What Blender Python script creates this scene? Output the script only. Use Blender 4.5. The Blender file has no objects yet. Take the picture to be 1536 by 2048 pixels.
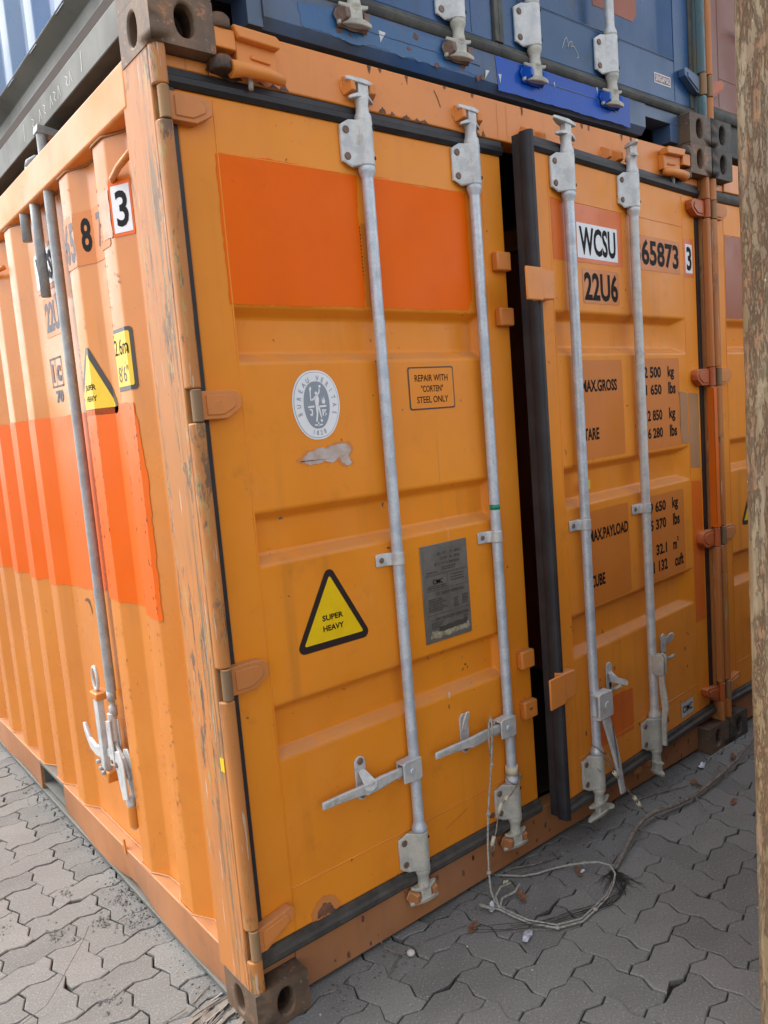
import bpy, bmesh, math, random
from mathutils import Vector, Matrix

random.seed(7)
S = bpy.context.scene
COL = S.collection
R = math.radians

# ------------------------------------------------------------------ camera
cam_d = bpy.data.cameras.new("camera")
cam_d.sensor_fit = 'HORIZONTAL'
cam_d.sensor_width = 36.0
cam_d.lens = 36.0 * 1565.107 / 1536.0
cam_d.clip_start = 0.02
cam_d.clip_end = 500
cam = bpy.data.objects.new("camera", cam_d)
COL.objects.link(cam)
C_POS = Vector((-0.82253454, -1.7446415, 1.58110268))
C_R = Vector((0.77628253, -0.62522152, -0.08052012))
C_U = Vector((0.135619, 0.04089824, 0.98991657))
C_F = Vector((0.61562401, 0.779375, -0.11654051))
m = Matrix.Identity(4)
for i in range(3):
    m[i][0] = C_R[i]; m[i][1] = C_U[i]; m[i][2] = -C_F[i]; m[i][3] = C_POS[i]
cam.matrix_world = m
S.camera = cam

# ------------------------------------------------------------------ light
SUN_EL, SUN_AZ = R(50), R(328)      # azimuth clockwise from +Y: soft light from the left and behind the stack
w = bpy.data.worlds.new("World"); S.world = w
w.use_nodes = True
nt = w.node_tree
bg = nt.nodes['Background']
sky = nt.nodes.new('ShaderNodeTexSky')
sky.sky_type = 'NISHITA'; sky.sun_disc = False
sky.sun_elevation = SUN_EL; sky.sun_rotation = SUN_AZ
sky.air_density = 1.0; sky.dust_density = 2.5; sky.ozone_density = 1.0
hs = nt.nodes.new('ShaderNodeHueSaturation'); hs.inputs['Saturation'].default_value = 0.32
nt.links.new(sky.outputs[0], hs.inputs['Color'])
nt.links.new(hs.outputs[0], bg.inputs[0])
bg.inputs[1].default_value = 0.15
sd = bpy.data.lights.new("sun", 'SUN'); sd.energy = 0.5; sd.angle = R(40); sd.color = (1.0, 0.96, 0.9)
sun = bpy.data.objects.new("sun", sd); COL.objects.link(sun)
sdir = Vector((math.sin(SUN_AZ) * math.cos(SUN_EL), math.cos(SUN_AZ) * math.cos(SUN_EL), math.sin(SUN_EL)))
sun.rotation_euler = sdir.to_track_quat('Z', 'Y').to_euler()
S.view_settings.view_transform = 'Standard'
S.view_settings.look = 'None'
S.view_settings.exposure = 1.50
S.view_settings.gamma = 1.0
S.view_settings.use_curve_mapping = False

# ------------------------------------------------------------------ mesh helpers
class MB:
    def __init__(s, xf=None):
        s.v = []; s.f = []; s.m = []; s.sm = []; s.xf = xf
    def add(s, vs, fs, mi=0, smooth=False):
        b = len(s.v); s.v += [tuple(p) for p in vs]
        for f in fs:
            s.f.append([b + i for i in f]); s.m.append(mi); s.sm.append(smooth)
    def box(s, x0, x1, y0, y1, z0, z1, mi=0):
        s.add([(x0,y0,z0),(x1,y0,z0),(x1,y1,z0),(x0,y1,z0),(x0,y0,z1),(x1,y0,z1),(x1,y1,z1),(x0,y1,z1)],
              [(0,1,5,4),(1,2,6,5),(2,3,7,6),(3,0,4,7),(4,5,6,7),(3,2,1,0)], mi)
    def prism(s, pts, ax, a0, a1, mi=0, caps=True, smooth=False, closed=True):
        n = len(pts)
        def mk(p, a):
            return {'z': (p[0],p[1],a), 'y': (p[0],a,p[1]), 'x': (a,p[0],p[1])}[ax]
        vs = [mk(p,a0) for p in pts] + [mk(p,a1) for p in pts]
        rng = range(n if closed else n-1)
        fs = [(i,(i+1)%n,(i+1)%n+n,i+n) for i in rng]
        s.add(vs, fs, mi, smooth)
        if caps and closed:
            s.add(vs, [list(range(n-1,-1,-1)), list(range(n,2*n))], mi)
    def tube(s, pts, r, n=8, mi=0, caps=True, smooth=True):
        P = [Vector(p) for p in pts]; k = len(P)
        rr = r if isinstance(r, (list, tuple)) else [r]*k
        t0 = (P[1]-P[0]).normalized()
        up = Vector((0,0,1)) if abs(t0.z) < .9 else Vector((1,0,0))
        a = t0.cross(up).normalized(); vs = []
        for i in range(k):
            t = ((P[min(i+1,k-1)]-P[i]).normalized() + (P[i]-P[max(i-1,0)]).normalized())
            t = t.normalized() if t.length > 1e-9 else t0
            a = (a - t*a.dot(t)).normalized(); b = t.cross(a)
            for j in range(n):
                an = 2*math.pi*j/n
                vs.append(P[i] + (a*math.cos(an) + b*math.sin(an))*rr[i])
        fs = [(i*n+j, i*n+(j+1)%n, (i+1)*n+(j+1)%n, (i+1)*n+j) for i in range(k-1) for j in range(n)]
        s.add(vs, fs, mi, smooth)
        if caps:
            s.add(vs, [list(range(n-1,-1,-1)), list(range((k-1)*n, k*n))], mi)
    def lathe(s, prof, c, n=20, mi=0, smooth=True):   # prof (r, z), axis z through c
        vs = []
        for r, z in prof:
            for j in range(n):
                an = 2*math.pi*j/n
                vs.append((c[0]+r*math.cos(an), c[1]+r*math.sin(an), c[2]+z))
        k = len(prof)
        s.add(vs, [(i*n+j, i*n+(j+1)%n, (i+1)*n+(j+1)%n, (i+1)*n+j) for i in range(k-1) for j in range(n)], mi, smooth)
        s.add(vs, [list(range(n-1,-1,-1)), list(range((k-1)*n, k*n))], mi)
    def disc(s, c, r, y0, y1, n=14, mi=0, sx=1.0, sz=1.0):   # short cylinder along y
        pts = [(c[0]+r*sx*math.cos(2*math.pi*j/n), c[1]+r*sz*math.sin(2*math.pi*j/n)) for j in range(n)]
        s.prism(pts, 'y', y0, y1, mi)

def mesh_from(name, mb, mats, off=(0,0,0), recalc=True):
    me = bpy.data.meshes.new(name)
    vs = [mb.xf(p) for p in mb.v] if mb.xf else mb.v
    vs = [(p[0]-off[0], p[1]-off[1], p[2]-off[2]) for p in vs]
    me.from_pydata(vs, [], mb.f)
    for mt in mats: me.materials.append(mt)
    me.polygons.foreach_set('material_index', mb.m)
    me.polygons.foreach_set('use_smooth', mb.sm)
    if recalc:
        bm = bmesh.new(); bm.from_mesh(me)
        bmesh.ops.remove_doubles(bm, verts=bm.verts, dist=1e-5)
        bmesh.ops.recalc_face_normals(bm, faces=bm.faces)
        bm.to_mesh(me); bm.free()
    me.update()
    return me

def obj(name, mb, mats, parent=None, off=(0,0,0), bevel=0, seg=2, label=None, recalc=True, angle=35):
    if not isinstance(mats, (list, tuple)): mats = [mats]
    me = mb if isinstance(mb, bpy.types.Mesh) else mesh_from(name, mb, mats, off, recalc)
    o = bpy.data.objects.new(name, me); COL.objects.link(o)
    if parent: o.parent = parent
    if bevel:
        b = o.modifiers.new('bevel', 'BEVEL'); b.width = bevel; b.segments = seg
        b.limit_method = 'ANGLE'; b.angle_limit = R(angle); b.harden_normals = False
        for p in me.polygons: p.use_smooth = True
        me.set_sharp_from_angle(angle=R(50))
    if label: o['label'] = label
    return o

GR = {'leaf': 'dry leaves on the paving', 'twig': 'thin twigs on the paving', 'scrap': 'small scraps on the paving', 'wire': 'wire seals on the doors', 'shipping container': 'stacked shipping containers'}
def tag(o, label, cat, group=None, kind=None):
    if cat in GR: group = GR[cat]
    if label: o['label'] = label
    if cat: o['category'] = cat
    if group: o['group'] = group
    if kind: o['kind'] = kind
    return o

def empty(name, loc, label, cat, group=None):
    o = bpy.data.objects.new(name, None); COL.objects.link(o)
    o.location = loc; o.empty_display_size = .1
    return tag(o, label, cat, group)

# ------------------------------------------------------------------ materials
class NT:
    def __init__(s, name):
        s.mat = bpy.data.materials.new(name); s.mat.use_nodes = True
        s.t = s.mat.node_tree; s.b = s.t.nodes['Principled BSDF']
        s.co = s.t.nodes.new('ShaderNodeTexCoord')
    def n(s, typ, **k):
        nd = s.t.nodes.new(typ)
        for a, v in k.items(): setattr(nd, a, v)
        return nd
    def L(s, a, b): s.t.links.new(a, b)
    def noise(s, scale, stretch=(1,1,1), detail=4, rough=.55, loc=(0,0,0), dist=0):
        mp = s.n('ShaderNodeMapping'); mp.inputs['Scale'].default_value = stretch; mp.inputs['Location'].default_value = loc
        s.L(s.co.outputs['Object'], mp.inputs[0])
        no = s.n('ShaderNodeTexNoise'); no.inputs['Scale'].default_value = scale
        no.inputs['Detail'].default_value = detail; no.inputs['Roughness'].default_value = rough
        no.inputs['Distortion'].default_value = dist
        s.L(mp.outputs[0], no.inputs['Vector'])
        return no.outputs[0]
    def ramp(s, fac, a, b, lo=0.0, hi=1.0):
        r = s.n('ShaderNodeMapRange'); r.interpolation_type = 'SMOOTHSTEP'
        r.inputs[1].default_value = a; r.inputs[2].default_value = b
        r.inputs[3].default_value = lo; r.inputs[4].default_value = hi
        s.L(fac, r.inputs[0]); return r.outputs[0]
    def mix(s, fac, a, b):
        mx = s.n('ShaderNodeMix', data_type='RGBA')
        if isinstance(fac, float): mx.inputs[0].default_value = fac
        else: s.L(fac, mx.inputs[0])
        for i, c in ((6, a), (7, b)):
            if isinstance(c, tuple): mx.inputs[i].default_value = (*c, 1)
            else: s.L(c, mx.inputs[i])
        return mx.outputs[2]
    def math(s, op, a, b):
        mn = s.n('ShaderNodeMath', operation=op)
        for i, c in ((0, a), (1, b)):
            if isinstance(c, (int, float)): mn.inputs[i].default_value = c
            else: s.L(c, mn.inputs[i])
        return mn.outputs[0]
    def bump(s, h, strength=.2, dist=.002, prev=None):
        bp = s.n('ShaderNodeBump'); bp.inputs['Strength'].default_value = strength; bp.inputs['Distance'].default_value = dist
        s.L(h, bp.inputs['Height'])
        if prev: s.L(prev, bp.inputs['Normal'])
        return bp.outputs[0]
    def done(s, col=None, rough=None, metal=0.0, nrm=None, spec=.5):
        if col is not None:
            if isinstance(col, tuple): s.b.inputs['Base Color'].default_value = (*col, 1)
            else: s.L(col, s.b.inputs['Base Color'])
        if rough is not None:
            if isinstance(rough, float): s.b.inputs['Roughness'].default_value = rough
            else: s.L(rough, s.b.inputs['Roughness'])
        s.b.inputs['Metallic'].default_value = metal
        s.b.inputs['Specular IOR Level'].default_value = spec
        if nrm: s.L(nrm, s.b.inputs['Normal'])
        return s.mat

def paint(name, c1, c2, rough=.42, grime=.25, grime_c=(.10,.06,.035), rust=.0, rust_c=(.07,.03,.018), specks=.5, streak=True, dent=.12, seed=0, spec=.5):
    t = NT(name)
    l = (seed*3.1, seed*1.7, seed*.9)
    base = t.mix(t.ramp(t.noise(1.6, loc=l), .3, .7), c1, c2)
    base = t.mix(t.math('MULTIPLY', t.ramp(t.noise(7, loc=l, detail=6), .45, .75), .35), base, tuple(x*.86 for x in c2))
    if streak:
        st = t.ramp(t.noise(14, stretch=(1,1,.07), loc=l, detail=3), .52, .8)
        big = t.ramp(t.noise(2.3, loc=l), .35, .7)
        base = t.mix(t.math('MULTIPLY', t.math('MULTIPLY', st, big), grime), base, grime_c)
    gm = t.ramp(t.noise(9, loc=(l[0]+5, l[1], l[2]), detail=8, rough=.7), .55, .8)
    base = t.mix(t.math('MULTIPLY', gm, grime*.8), base, grime_c)
    sp = t.ramp(t.noise(42, loc=l, detail=2), .705, .735)
    spb = t.ramp(t.noise(4, loc=(l[0], 9, 4), detail=2), .45, .65)
    base = t.mix(t.math('MULTIPLY', t.math('MULTIPLY', sp, spb), specks), base, rust_c)
    vm = t.n('ShaderNodeMapping'); vm.inputs['Rotation'].default_value = (0, R(24), R(10)); vm.inputs['Scale'].default_value = (90,90,1.4); t.L(t.co.outputs['Object'], vm.inputs[0])
    sn = t.n('ShaderNodeTexNoise'); sn.inputs['Scale'].default_value = 1.0; sn.inputs['Detail'].default_value = 1.5; t.L(vm.outputs[0], sn.inputs['Vector'])
    sc = t.math('MULTIPLY', t.ramp(sn.outputs[0], .735, .75), t.ramp(t.noise(5, loc=(l[0],2,2), detail=2), .50, .60))
    base = t.mix(t.math('MULTIPLY', sc, .55*specks), base, tuple(min(1, x*.45+.05) for x in c2))
    vm = t.n('ShaderNodeMapping'); vm.inputs['Rotation'].default_value = (0, R(-72), R(5)); vm.inputs['Scale'].default_value = (60,60,1.8); t.L(t.co.outputs['Object'], vm.inputs[0])
    sn = t.n('ShaderNodeTexNoise'); sn.inputs['Scale'].default_value = 1.0; sn.inputs['Detail'].default_value = 1.5; t.L(vm.outputs[0], sn.inputs['Vector'])
    sc = t.math('MULTIPLY', t.ramp(sn.outputs[0], .74, .755), t.ramp(t.noise(4, loc=(l[0],8,2), detail=2), .50, .60))
    base = t.mix(t.math('MULTIPLY', sc, .5*specks), base, tuple(min(1, x*.9+.12) for x in c1))
    chalk = t.ramp(t.noise(2.1, stretch=(1,1,.5), loc=(l[0]+1,5,3), detail=6, rough=.65), .46, .74)
    base = t.mix(t.math('MULTIPLY', chalk, grime*.8), base, tuple(x*.80+.07 for x in c1))
    rg = .0
    if rust:
        rm = t.ramp(t.noise(11, stretch=(1,1,.8), loc=(l[0],3,8), detail=9, rough=.72), .70-rust*.4, .74-rust*.4)
        rc = t.mix(t.noise(60, detail=5), rust_c, tuple(min(1, x*2.6) for x in rust_c))
        base = t.mix(rm, base, rc)
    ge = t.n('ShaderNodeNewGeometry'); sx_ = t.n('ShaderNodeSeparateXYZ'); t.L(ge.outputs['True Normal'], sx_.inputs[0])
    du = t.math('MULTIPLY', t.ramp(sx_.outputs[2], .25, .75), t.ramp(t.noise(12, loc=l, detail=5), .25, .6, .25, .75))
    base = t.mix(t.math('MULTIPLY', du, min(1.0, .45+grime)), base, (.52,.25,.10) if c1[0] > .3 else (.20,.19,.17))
    rr = t.ramp(t.noise(5, detail=5, loc=l), .3, .8, rough-.07, rough+.15)
    bp = t.bump(t.noise(3.0, detail=2, loc=l), dent, .01)
    bp = t.bump(t.noise(160, detail=3), .06, .0006, bp)
    return t.done(base, rr, 0.0, bp, spec)

M = {}
OR1, OR2 = (.78, .238, .020), (.72, .205, .016)
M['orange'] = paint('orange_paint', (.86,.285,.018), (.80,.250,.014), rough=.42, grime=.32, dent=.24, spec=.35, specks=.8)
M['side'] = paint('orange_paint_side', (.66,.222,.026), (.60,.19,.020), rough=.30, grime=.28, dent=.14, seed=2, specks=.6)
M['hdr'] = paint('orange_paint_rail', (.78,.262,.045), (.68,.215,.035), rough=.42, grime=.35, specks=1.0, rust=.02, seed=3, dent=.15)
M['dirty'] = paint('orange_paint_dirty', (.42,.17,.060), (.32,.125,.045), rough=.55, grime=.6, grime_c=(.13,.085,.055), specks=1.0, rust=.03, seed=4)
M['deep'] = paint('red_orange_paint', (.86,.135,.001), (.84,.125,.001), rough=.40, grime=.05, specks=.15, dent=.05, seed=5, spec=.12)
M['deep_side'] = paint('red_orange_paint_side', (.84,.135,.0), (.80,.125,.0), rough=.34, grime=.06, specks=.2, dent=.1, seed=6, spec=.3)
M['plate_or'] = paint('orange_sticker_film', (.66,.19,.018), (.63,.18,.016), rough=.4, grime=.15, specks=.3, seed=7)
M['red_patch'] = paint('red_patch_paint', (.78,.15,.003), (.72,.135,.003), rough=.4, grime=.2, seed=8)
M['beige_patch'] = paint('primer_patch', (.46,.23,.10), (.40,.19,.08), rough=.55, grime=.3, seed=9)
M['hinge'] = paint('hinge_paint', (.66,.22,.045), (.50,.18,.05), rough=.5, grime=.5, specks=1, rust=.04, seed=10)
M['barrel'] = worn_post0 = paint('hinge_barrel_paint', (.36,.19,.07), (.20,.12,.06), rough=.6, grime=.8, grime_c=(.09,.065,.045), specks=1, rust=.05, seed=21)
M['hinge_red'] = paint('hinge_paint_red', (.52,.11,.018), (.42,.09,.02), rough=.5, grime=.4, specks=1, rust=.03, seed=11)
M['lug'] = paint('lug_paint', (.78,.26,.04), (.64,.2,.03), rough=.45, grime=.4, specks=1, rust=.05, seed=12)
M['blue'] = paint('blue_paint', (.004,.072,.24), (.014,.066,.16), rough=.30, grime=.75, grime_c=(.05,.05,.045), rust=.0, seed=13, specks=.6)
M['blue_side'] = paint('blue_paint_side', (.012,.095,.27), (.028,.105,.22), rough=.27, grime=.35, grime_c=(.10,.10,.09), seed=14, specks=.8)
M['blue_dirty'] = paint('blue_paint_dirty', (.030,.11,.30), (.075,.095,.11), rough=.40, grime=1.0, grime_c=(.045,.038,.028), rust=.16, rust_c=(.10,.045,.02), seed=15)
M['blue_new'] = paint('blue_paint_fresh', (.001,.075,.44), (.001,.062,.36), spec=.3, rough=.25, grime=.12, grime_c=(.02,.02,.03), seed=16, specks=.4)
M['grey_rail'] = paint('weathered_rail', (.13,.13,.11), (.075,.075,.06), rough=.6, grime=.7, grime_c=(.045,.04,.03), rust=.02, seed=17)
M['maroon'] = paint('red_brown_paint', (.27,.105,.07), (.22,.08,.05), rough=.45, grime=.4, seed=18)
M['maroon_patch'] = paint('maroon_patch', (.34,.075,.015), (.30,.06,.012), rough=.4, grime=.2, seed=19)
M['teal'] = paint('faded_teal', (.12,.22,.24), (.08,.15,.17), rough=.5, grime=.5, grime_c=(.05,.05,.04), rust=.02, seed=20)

def casting_mat(name, a, b, c, seed=0):
    t = NT(name)
    l = (seed, seed*2, 0)
    base = t.mix(t.ramp(t.noise(9, detail=8, rough=.7, loc=l), .42, .6), a, b)
    base = t.mix(t.ramp(t.noise(16, detail=9, rough=.75, loc=(l[0]+4,1,2)), .56, .62), base, c)
    base = t.mix(t.math('MULTIPLY', t.ramp(t.noise(60, detail=4), .62, .7), .5), base, (.30,.28,.25))
    h = t.noise(45, detail=8, rough=.65)
    return t.done(base, .62, 0.0, t.bump(h, .5, .002))
M['cast'] = casting_mat('casting_rusty', (.095,.062,.040), (.15,.090,.052), (.22,.10,.05))
M['cast_worn'] = casting_mat('casting_worn_orange', (.12,.075,.048), (.19,.11,.06), (.42,.17,.06), 7)
M['cast_grey'] = casting_mat('casting_grey', (.050,.043,.034), (.075,.063,.05), (.14,.075,.04), 3)

def worn_post(name, base_c, seed=0):
    t = NT(name)
    l = (seed, 0, seed)
    base = t.mix(t.ramp(t.noise(2.2, detail=5, loc=l), .35, .7), base_c, tuple(x*f for x, f in zip(base_c, (.85,.92,1.0))))
    tan = t.ramp(t.noise(12, stretch=(1,1,.12), detail=6, rough=.7, loc=l), .50, .66)
    base = t.mix(t.math('MULTIPLY', tan, .45), base, tuple(x*.62+.04 for x in base_c))
    reg = t.ramp(t.noise(2.6, stretch=(2.4,2.4,.5), detail=4, loc=(l[0]+2,1,0)), .40, .56)
    sp_ = t.n('ShaderNodeSeparateXYZ'); t.L(t.co.outputs['Object'], sp_.inputs[0])
    wob = t.math('ADD', sp_.outputs[1], t.math('MULTIPLY', t.math('SUBTRACT', t.noise(3, stretch=(.2,.2,1), detail=4, loc=l), .5), .10))
    band = t.math('MULTIPLY', t.ramp(wob, .012, .045), t.ramp(wob, .085, .125, 1.0, 0.0))
    fine = t.ramp(t.noise(60, stretch=(1,1,.035), detail=7, rough=.75, loc=l), .49, .54)
    base = t.mix(t.math('MULTIPLY', t.math('MULTIPLY', fine, band), t.ramp(t.noise(2.2, stretch=(.3,.3,1), detail=4, loc=(1,l[0],2)), .36, .54, .15, .9)), base, t.mix(t.noise(24, stretch=(1,1,.2), detail=5), (.07,.05,.035), (.30,.20,.09)))
    blot = t.ramp(t.noise(13, stretch=(1.4,1.4,.45), detail=10, rough=.8, loc=(l[0]+6,0,3)), .545, .575)
    base = t.mix(t.math('MULTIPLY', t.math('MULTIPLY', blot, reg), .92), base, t.mix(t.noise(50, detail=6), (.07,.045,.03), (.20,.12,.07)))
    dk = t.ramp(t.noise(34, stretch=(1,1,.07), detail=9, rough=.78, loc=l), .565, .60)
    base = t.mix(t.math('MULTIPLY', t.math('MULTIPLY', dk, reg), .9), base, (.075,.052,.036))
    li = t.ramp(t.noise(48, stretch=(1,1,.22), detail=8, rough=.75, loc=(l[0]+8,2,1)), .565, .60)
    base = t.mix(t.math('MULTIPLY', t.math('MULTIPLY', li, reg), .7), base, (.38,.31,.12))
    sc = t.ramp(t.noise(90, stretch=(1,1,.06), detail=3, loc=(3,l[0],1)), .67, .685)
    base = t.mix(t.math('MULTIPLY', sc, .6), base, (.55,.50,.42))
    pk = t.ramp(t.noise(30, detail=6, rough=.7, loc=(l[0],4,7)), .68, .70)
    base = t.mix(t.math('MULTIPLY', pk, .9), base, (.11,.065,.04))
    h = t.math('ADD', t.noise(34, stretch=(1,1,.10), detail=9, rough=.75, loc=l), t.math('MULTIPLY', blot, -.4))
    return t.done(base, .55, 0.0, t.bump(h, .35, .003))
M['post'] = worn_post('worn_orange_post', (.52,.185,.040))
M['post_r'] = worn_post('worn_orange_post_right', (.50,.16,.03), 5)
M['teal_post'] = worn_post('worn_teal_post', (.10,.17,.18), 9)

def galv(name, a, b, rough=.45, metal=.35, dirt=.3, seed=0):
    t = NT(name)
    vo = t.n('ShaderNodeTexVoronoi'); vo.inputs['Scale'].default_value = 260
    t.L(t.co.outputs['Object'], vo.inputs['Vector'])
    base = t.mix(t.ramp(vo.outputs['Color'], 0, 1), a, b)
    base = t.mix(t.math('MULTIPLY', t.ramp(t.noise(22, detail=5, loc=(seed,0,0)), .45, .62), .5), base, tuple(x*f for x, f in zip(a, (.58,.62,.68))))
    base = t.mix(t.math('MULTIPLY', t.ramp(t.noise(38, stretch=(1,1,.4), detail=6, rough=.7, loc=(seed,4,0)), .58, .68), dirt), base, (.30,.25,.18))
    rr = t.ramp(t.noise(18, detail=4, loc=(seed,1,0)), .3, .7, rough-.08, rough+.14)
    return t.done(base, rr, metal, t.bump(t.noise(90, detail=4), .15, .0012))
M['rod'] = galv('galvanised_rod', (.62,.66,.70), (.50,.54,.58), .42, .35, .25)
M['zinc'] = galv('galvanised_casting', (.64,.63,.60), (.56,.56,.54), .5, .25, .45, 2)
M['zinc_old'] = galv('weathered_zinc', (.55,.52,.44), (.47,.45,.38), .58, .15, .5, 5)
M['pipe'] = galv('grey_pipe', (.40,.41,.40), (.33,.34,.33), .5, .3, .3, 6)

def simple(name, c, rough=.5, metal=0.0, var=.15, scale=30, bumpk=.15, c2=None):
    t = NT(name)
    base = t.mix(t.ramp(t.noise(scale, detail=6, rough=.65), .35, .7), c, c2 or tuple(x*(1-var) for x in c))
    return t.done(base, rough, metal, t.bump(t.noise(scale*3, detail=5), bumpk, .001))
M['bolt'] = simple('rusty_bolt', (.16,.09,.065), .6, .2, c2=(.24,.16,.12))
M['hole'] = simple('dark_hole', (.012,.011,.012), .8)
M['gasket'] = simple('black_rubber', (.014,.013,.016), .5, 0, scale=12, c2=(.028,.026,.028))
M['gasket_dusty'] = simple('dusty_rubber', (.085,.076,.064), .7, 0, scale=16, c2=(.045,.04,.035))
M['gasket_old'] = simple('weathered_rubber', (.055,.055,.05), .7, 0, scale=14, c2=(.11,.105,.09))
M['black'] = simple('black_print', (.006,.005,.006), .6, 0, var=.1); M['black'].node_tree.nodes['Principled BSDF'].inputs['Specular IOR Level'].default_value = .15
M['black_g'] = simple('black_print_glossy', (.03,.02,.018), .35, 0, var=.1)
M['white'] = simple('white_sticker', (.80,.80,.80), .4, 0, var=.05, bumpk=.03)
M['grey_ink'] = simple('grey_print', (.26,.29,.33), .4, 0, var=.05, bumpk=.03)
M['yellow'] = simple('yellow_sticker', (.86,.55,.006), .38, 0, var=.06, bumpk=.03)
M['yellow_tag'] = simple('yellow_tag', (.65,.62,.06), .4, 0, var=.06)
M['pink'] = simple('peeled_sticker', (.72,.42,.30), .6, 0, scale=18, c2=(.60,.30,.18))
M['blueink'] = simple('faded_ink', (.05,.055,.08), .5, 0, scale=20, c2=(.10,.09,.10))
M['plate'] = simple('stainless_plate', (.27,.25,.22), .42, .5, scale=14, bumpk=.08, c2=(.20,.185,.16))
M['plate_ink'] = simple('plate_engraving', (.075,.065,.055), .5, .1)
M['plate_scr'] = simple('plate_scratched', (.50,.44,.30), .5, .2, scale=60, c2=(.20,.16,.10))
M['bare'] = simple('bare_scraped_metal', (.55,.47,.43), .5, .1, scale=26, c2=(.42,.27,.20))
M['rustspot'] = simple('burnt_rust', (.09,.045,.03), .75, 0, scale=30, c2=(.25,.10,.05))
M['blackrust'] = simple('black_grease', (.030,.022,.018), .6, 0, scale=26, c2=(.15,.075,.035))
M['green'] = simple('green_tape', (.0,.26,.12), .45)
M['cream_tape'] = simple('cream_tape', (.62,.56,.40), .55, scale=20)
M['rope'] = simple('dirty_cord', (.40,.39,.35), .8, scale=80, c2=(.22,.20,.16))
M['wire'] = simple('steel_wire', (.30,.26,.20), .5, .3, scale=90, c2=(.18,.13,.09))
M['twig'] = simple('brown_bark', (.13,.10,.08), .85, scale=60, c2=(.27,.235,.20), bumpk=.5)
M['roots'] = simple('dark_roots', (.04,.034,.028), .9, scale=60)
M['leaf'] = simple('dry_leaf', (.16,.07,.035), .8, scale=40, c2=(.26,.13,.07))
M['foil'] = simple('foil_scrap', (.70,.74,.82), .35, .3, scale=60, c2=(.45,.46,.50))
M['pebble'] = simple('pale_grit', (.55,.53,.49), .8, scale=50)
M['dgrit'] = simple('dark_grit', (.11,.10,.085), .9, scale=50)
M['straw'] = simple('crushed_timber', (.17,.14,.11), .85, scale=40, c2=(.27,.24,.20), bumpk=.6)
M['weld'] = M['hdr']
M['shred'] = simple('bleached_fibre', (.36,.35,.33), .8, scale=50, c2=(.30,.27,.22))
M['interior'] = simple('interior_paint', (.42,.07,.010), .7, scale=4)
M['floorwood'] = simple('dark_plywood', (.05,.032,.022), .85, scale=8)
M['tarp'] = simple('dark_tarpaulin', (.02,.02,.022), .8, scale=6)

# paving
t = NT('concrete_paver')
oi = t.n('ShaderNodeObjectInfo')
rnd = oi.outputs['Random']
cA = t.mix(rnd, (.135,.132,.124), (.235,.230,.215))
base = t.mix(t.ramp(t.noise(6, detail=6), .3, .75), cA, (.190,.186,.174))
base = t.mix(t.math('MULTIPLY', t.ramp(t.noise(150, detail=5, rough=.75), .54, .66), .75), base, (.40,.39,.37))
base = t.mix(t.math('MULTIPLY', t.ramp(t.noise(95, detail=4, rough=.7, loc=(1,6,0)), .56, .66), .5), base, (.10,.097,.09))
base = t.mix(t.math('MULTIPLY', t.ramp(t.noise(210, detail=3, loc=(4,4,0)), .58, .68), .6), base, (.085,.08,.07))
base = t.mix(t.math('MULTIPLY', t.ramp(t.noise(2.2, detail=7, rough=.65, loc=(9,1,0)), .60, .72), .45), base, (.09,.082,.07))
rs = t.math('MULTIPLY', t.ramp(t.noise(3.3, detail=6, rough=.6, loc=(2.3,7.7,0)), .66, .74), .6)
base = t.mix(rs, base, (.36,.17,.085))
hh = t.math('ADD', t.noise(130, detail=6, rough=.7), t.math('MULTIPLY', t.noise(12, detail=3), 1.2))
M['paver'] = t.done(base, .82, 0.0, t.bump(hh, .9, .0022))
t = NT('joint_soil')
base = t.mix(t.ramp(t.noise(90, detail=6, rough=.7), .4, .65), (.028,.024,.018), (.055,.048,.038))
base = t.mix(t.ramp(t.noise(3.5, detail=7, rough=.65), .52, .62), base, (.055,.070,.020))
M['soil'] = t.done(base, .95, 0.0, t.bump(t.noise(120, detail=8, rough=.8), 1.0, .006))
t = NT('asphalt_far')
M['far'] = t.done(t.mix(t.noise(2, detail=8), (.13,.125,.115), (.18,.172,.16)), .9)
# rusty upright
t = NT('peeling_yellow_green_paint')
base = t.mix(t.ramp(t.noise(5, stretch=(1,1,.35), detail=5), .35, .7), (.26,.175,.085), (.17,.105,.055))
base = t.mix(t.math('MULTIPLY', t.ramp(t.noise(14, stretch=(1,1,.12), detail=6, rough=.7), .48, .66), .6), base, (.20,.15,.085))
rm = t.ramp(t.noise(16, stretch=(2.2,2.2,.5), detail=11, rough=.8, loc=(2,3,1)), .47, .54)
rc = t.mix(t.ramp(t.noise(40, detail=8, rough=.7), .35, .65), (.12,.055,.036), (.32,.15,.07))
base = t.mix(t.math('MULTIPLY', rm, .62), base, rc)
dr = t.ramp(t.noise(40, stretch=(1,1,.05), detail=6, rough=.7, loc=(3,3,3)), .50, .60)
base = t.mix(t.math('MULTIPLY', dr, .5), base, (.34,.27,.17))
ed = t.ramp(t.noise(60, detail=6, rough=.7, loc=(5,1,2)), .64, .70)
base = t.mix(t.math('MULTIPLY', ed, .8), base, (.75,.60,.36))
hb = t.math('ADD', t.math('MULTIPLY', rm, -.8), t.noise(50, detail=9, rough=.75))
M['upright'] = t.done(base, t.ramp(rm, 0, 1, .45, .75), 0.0, t.bump(hb, .9, .003))

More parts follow.
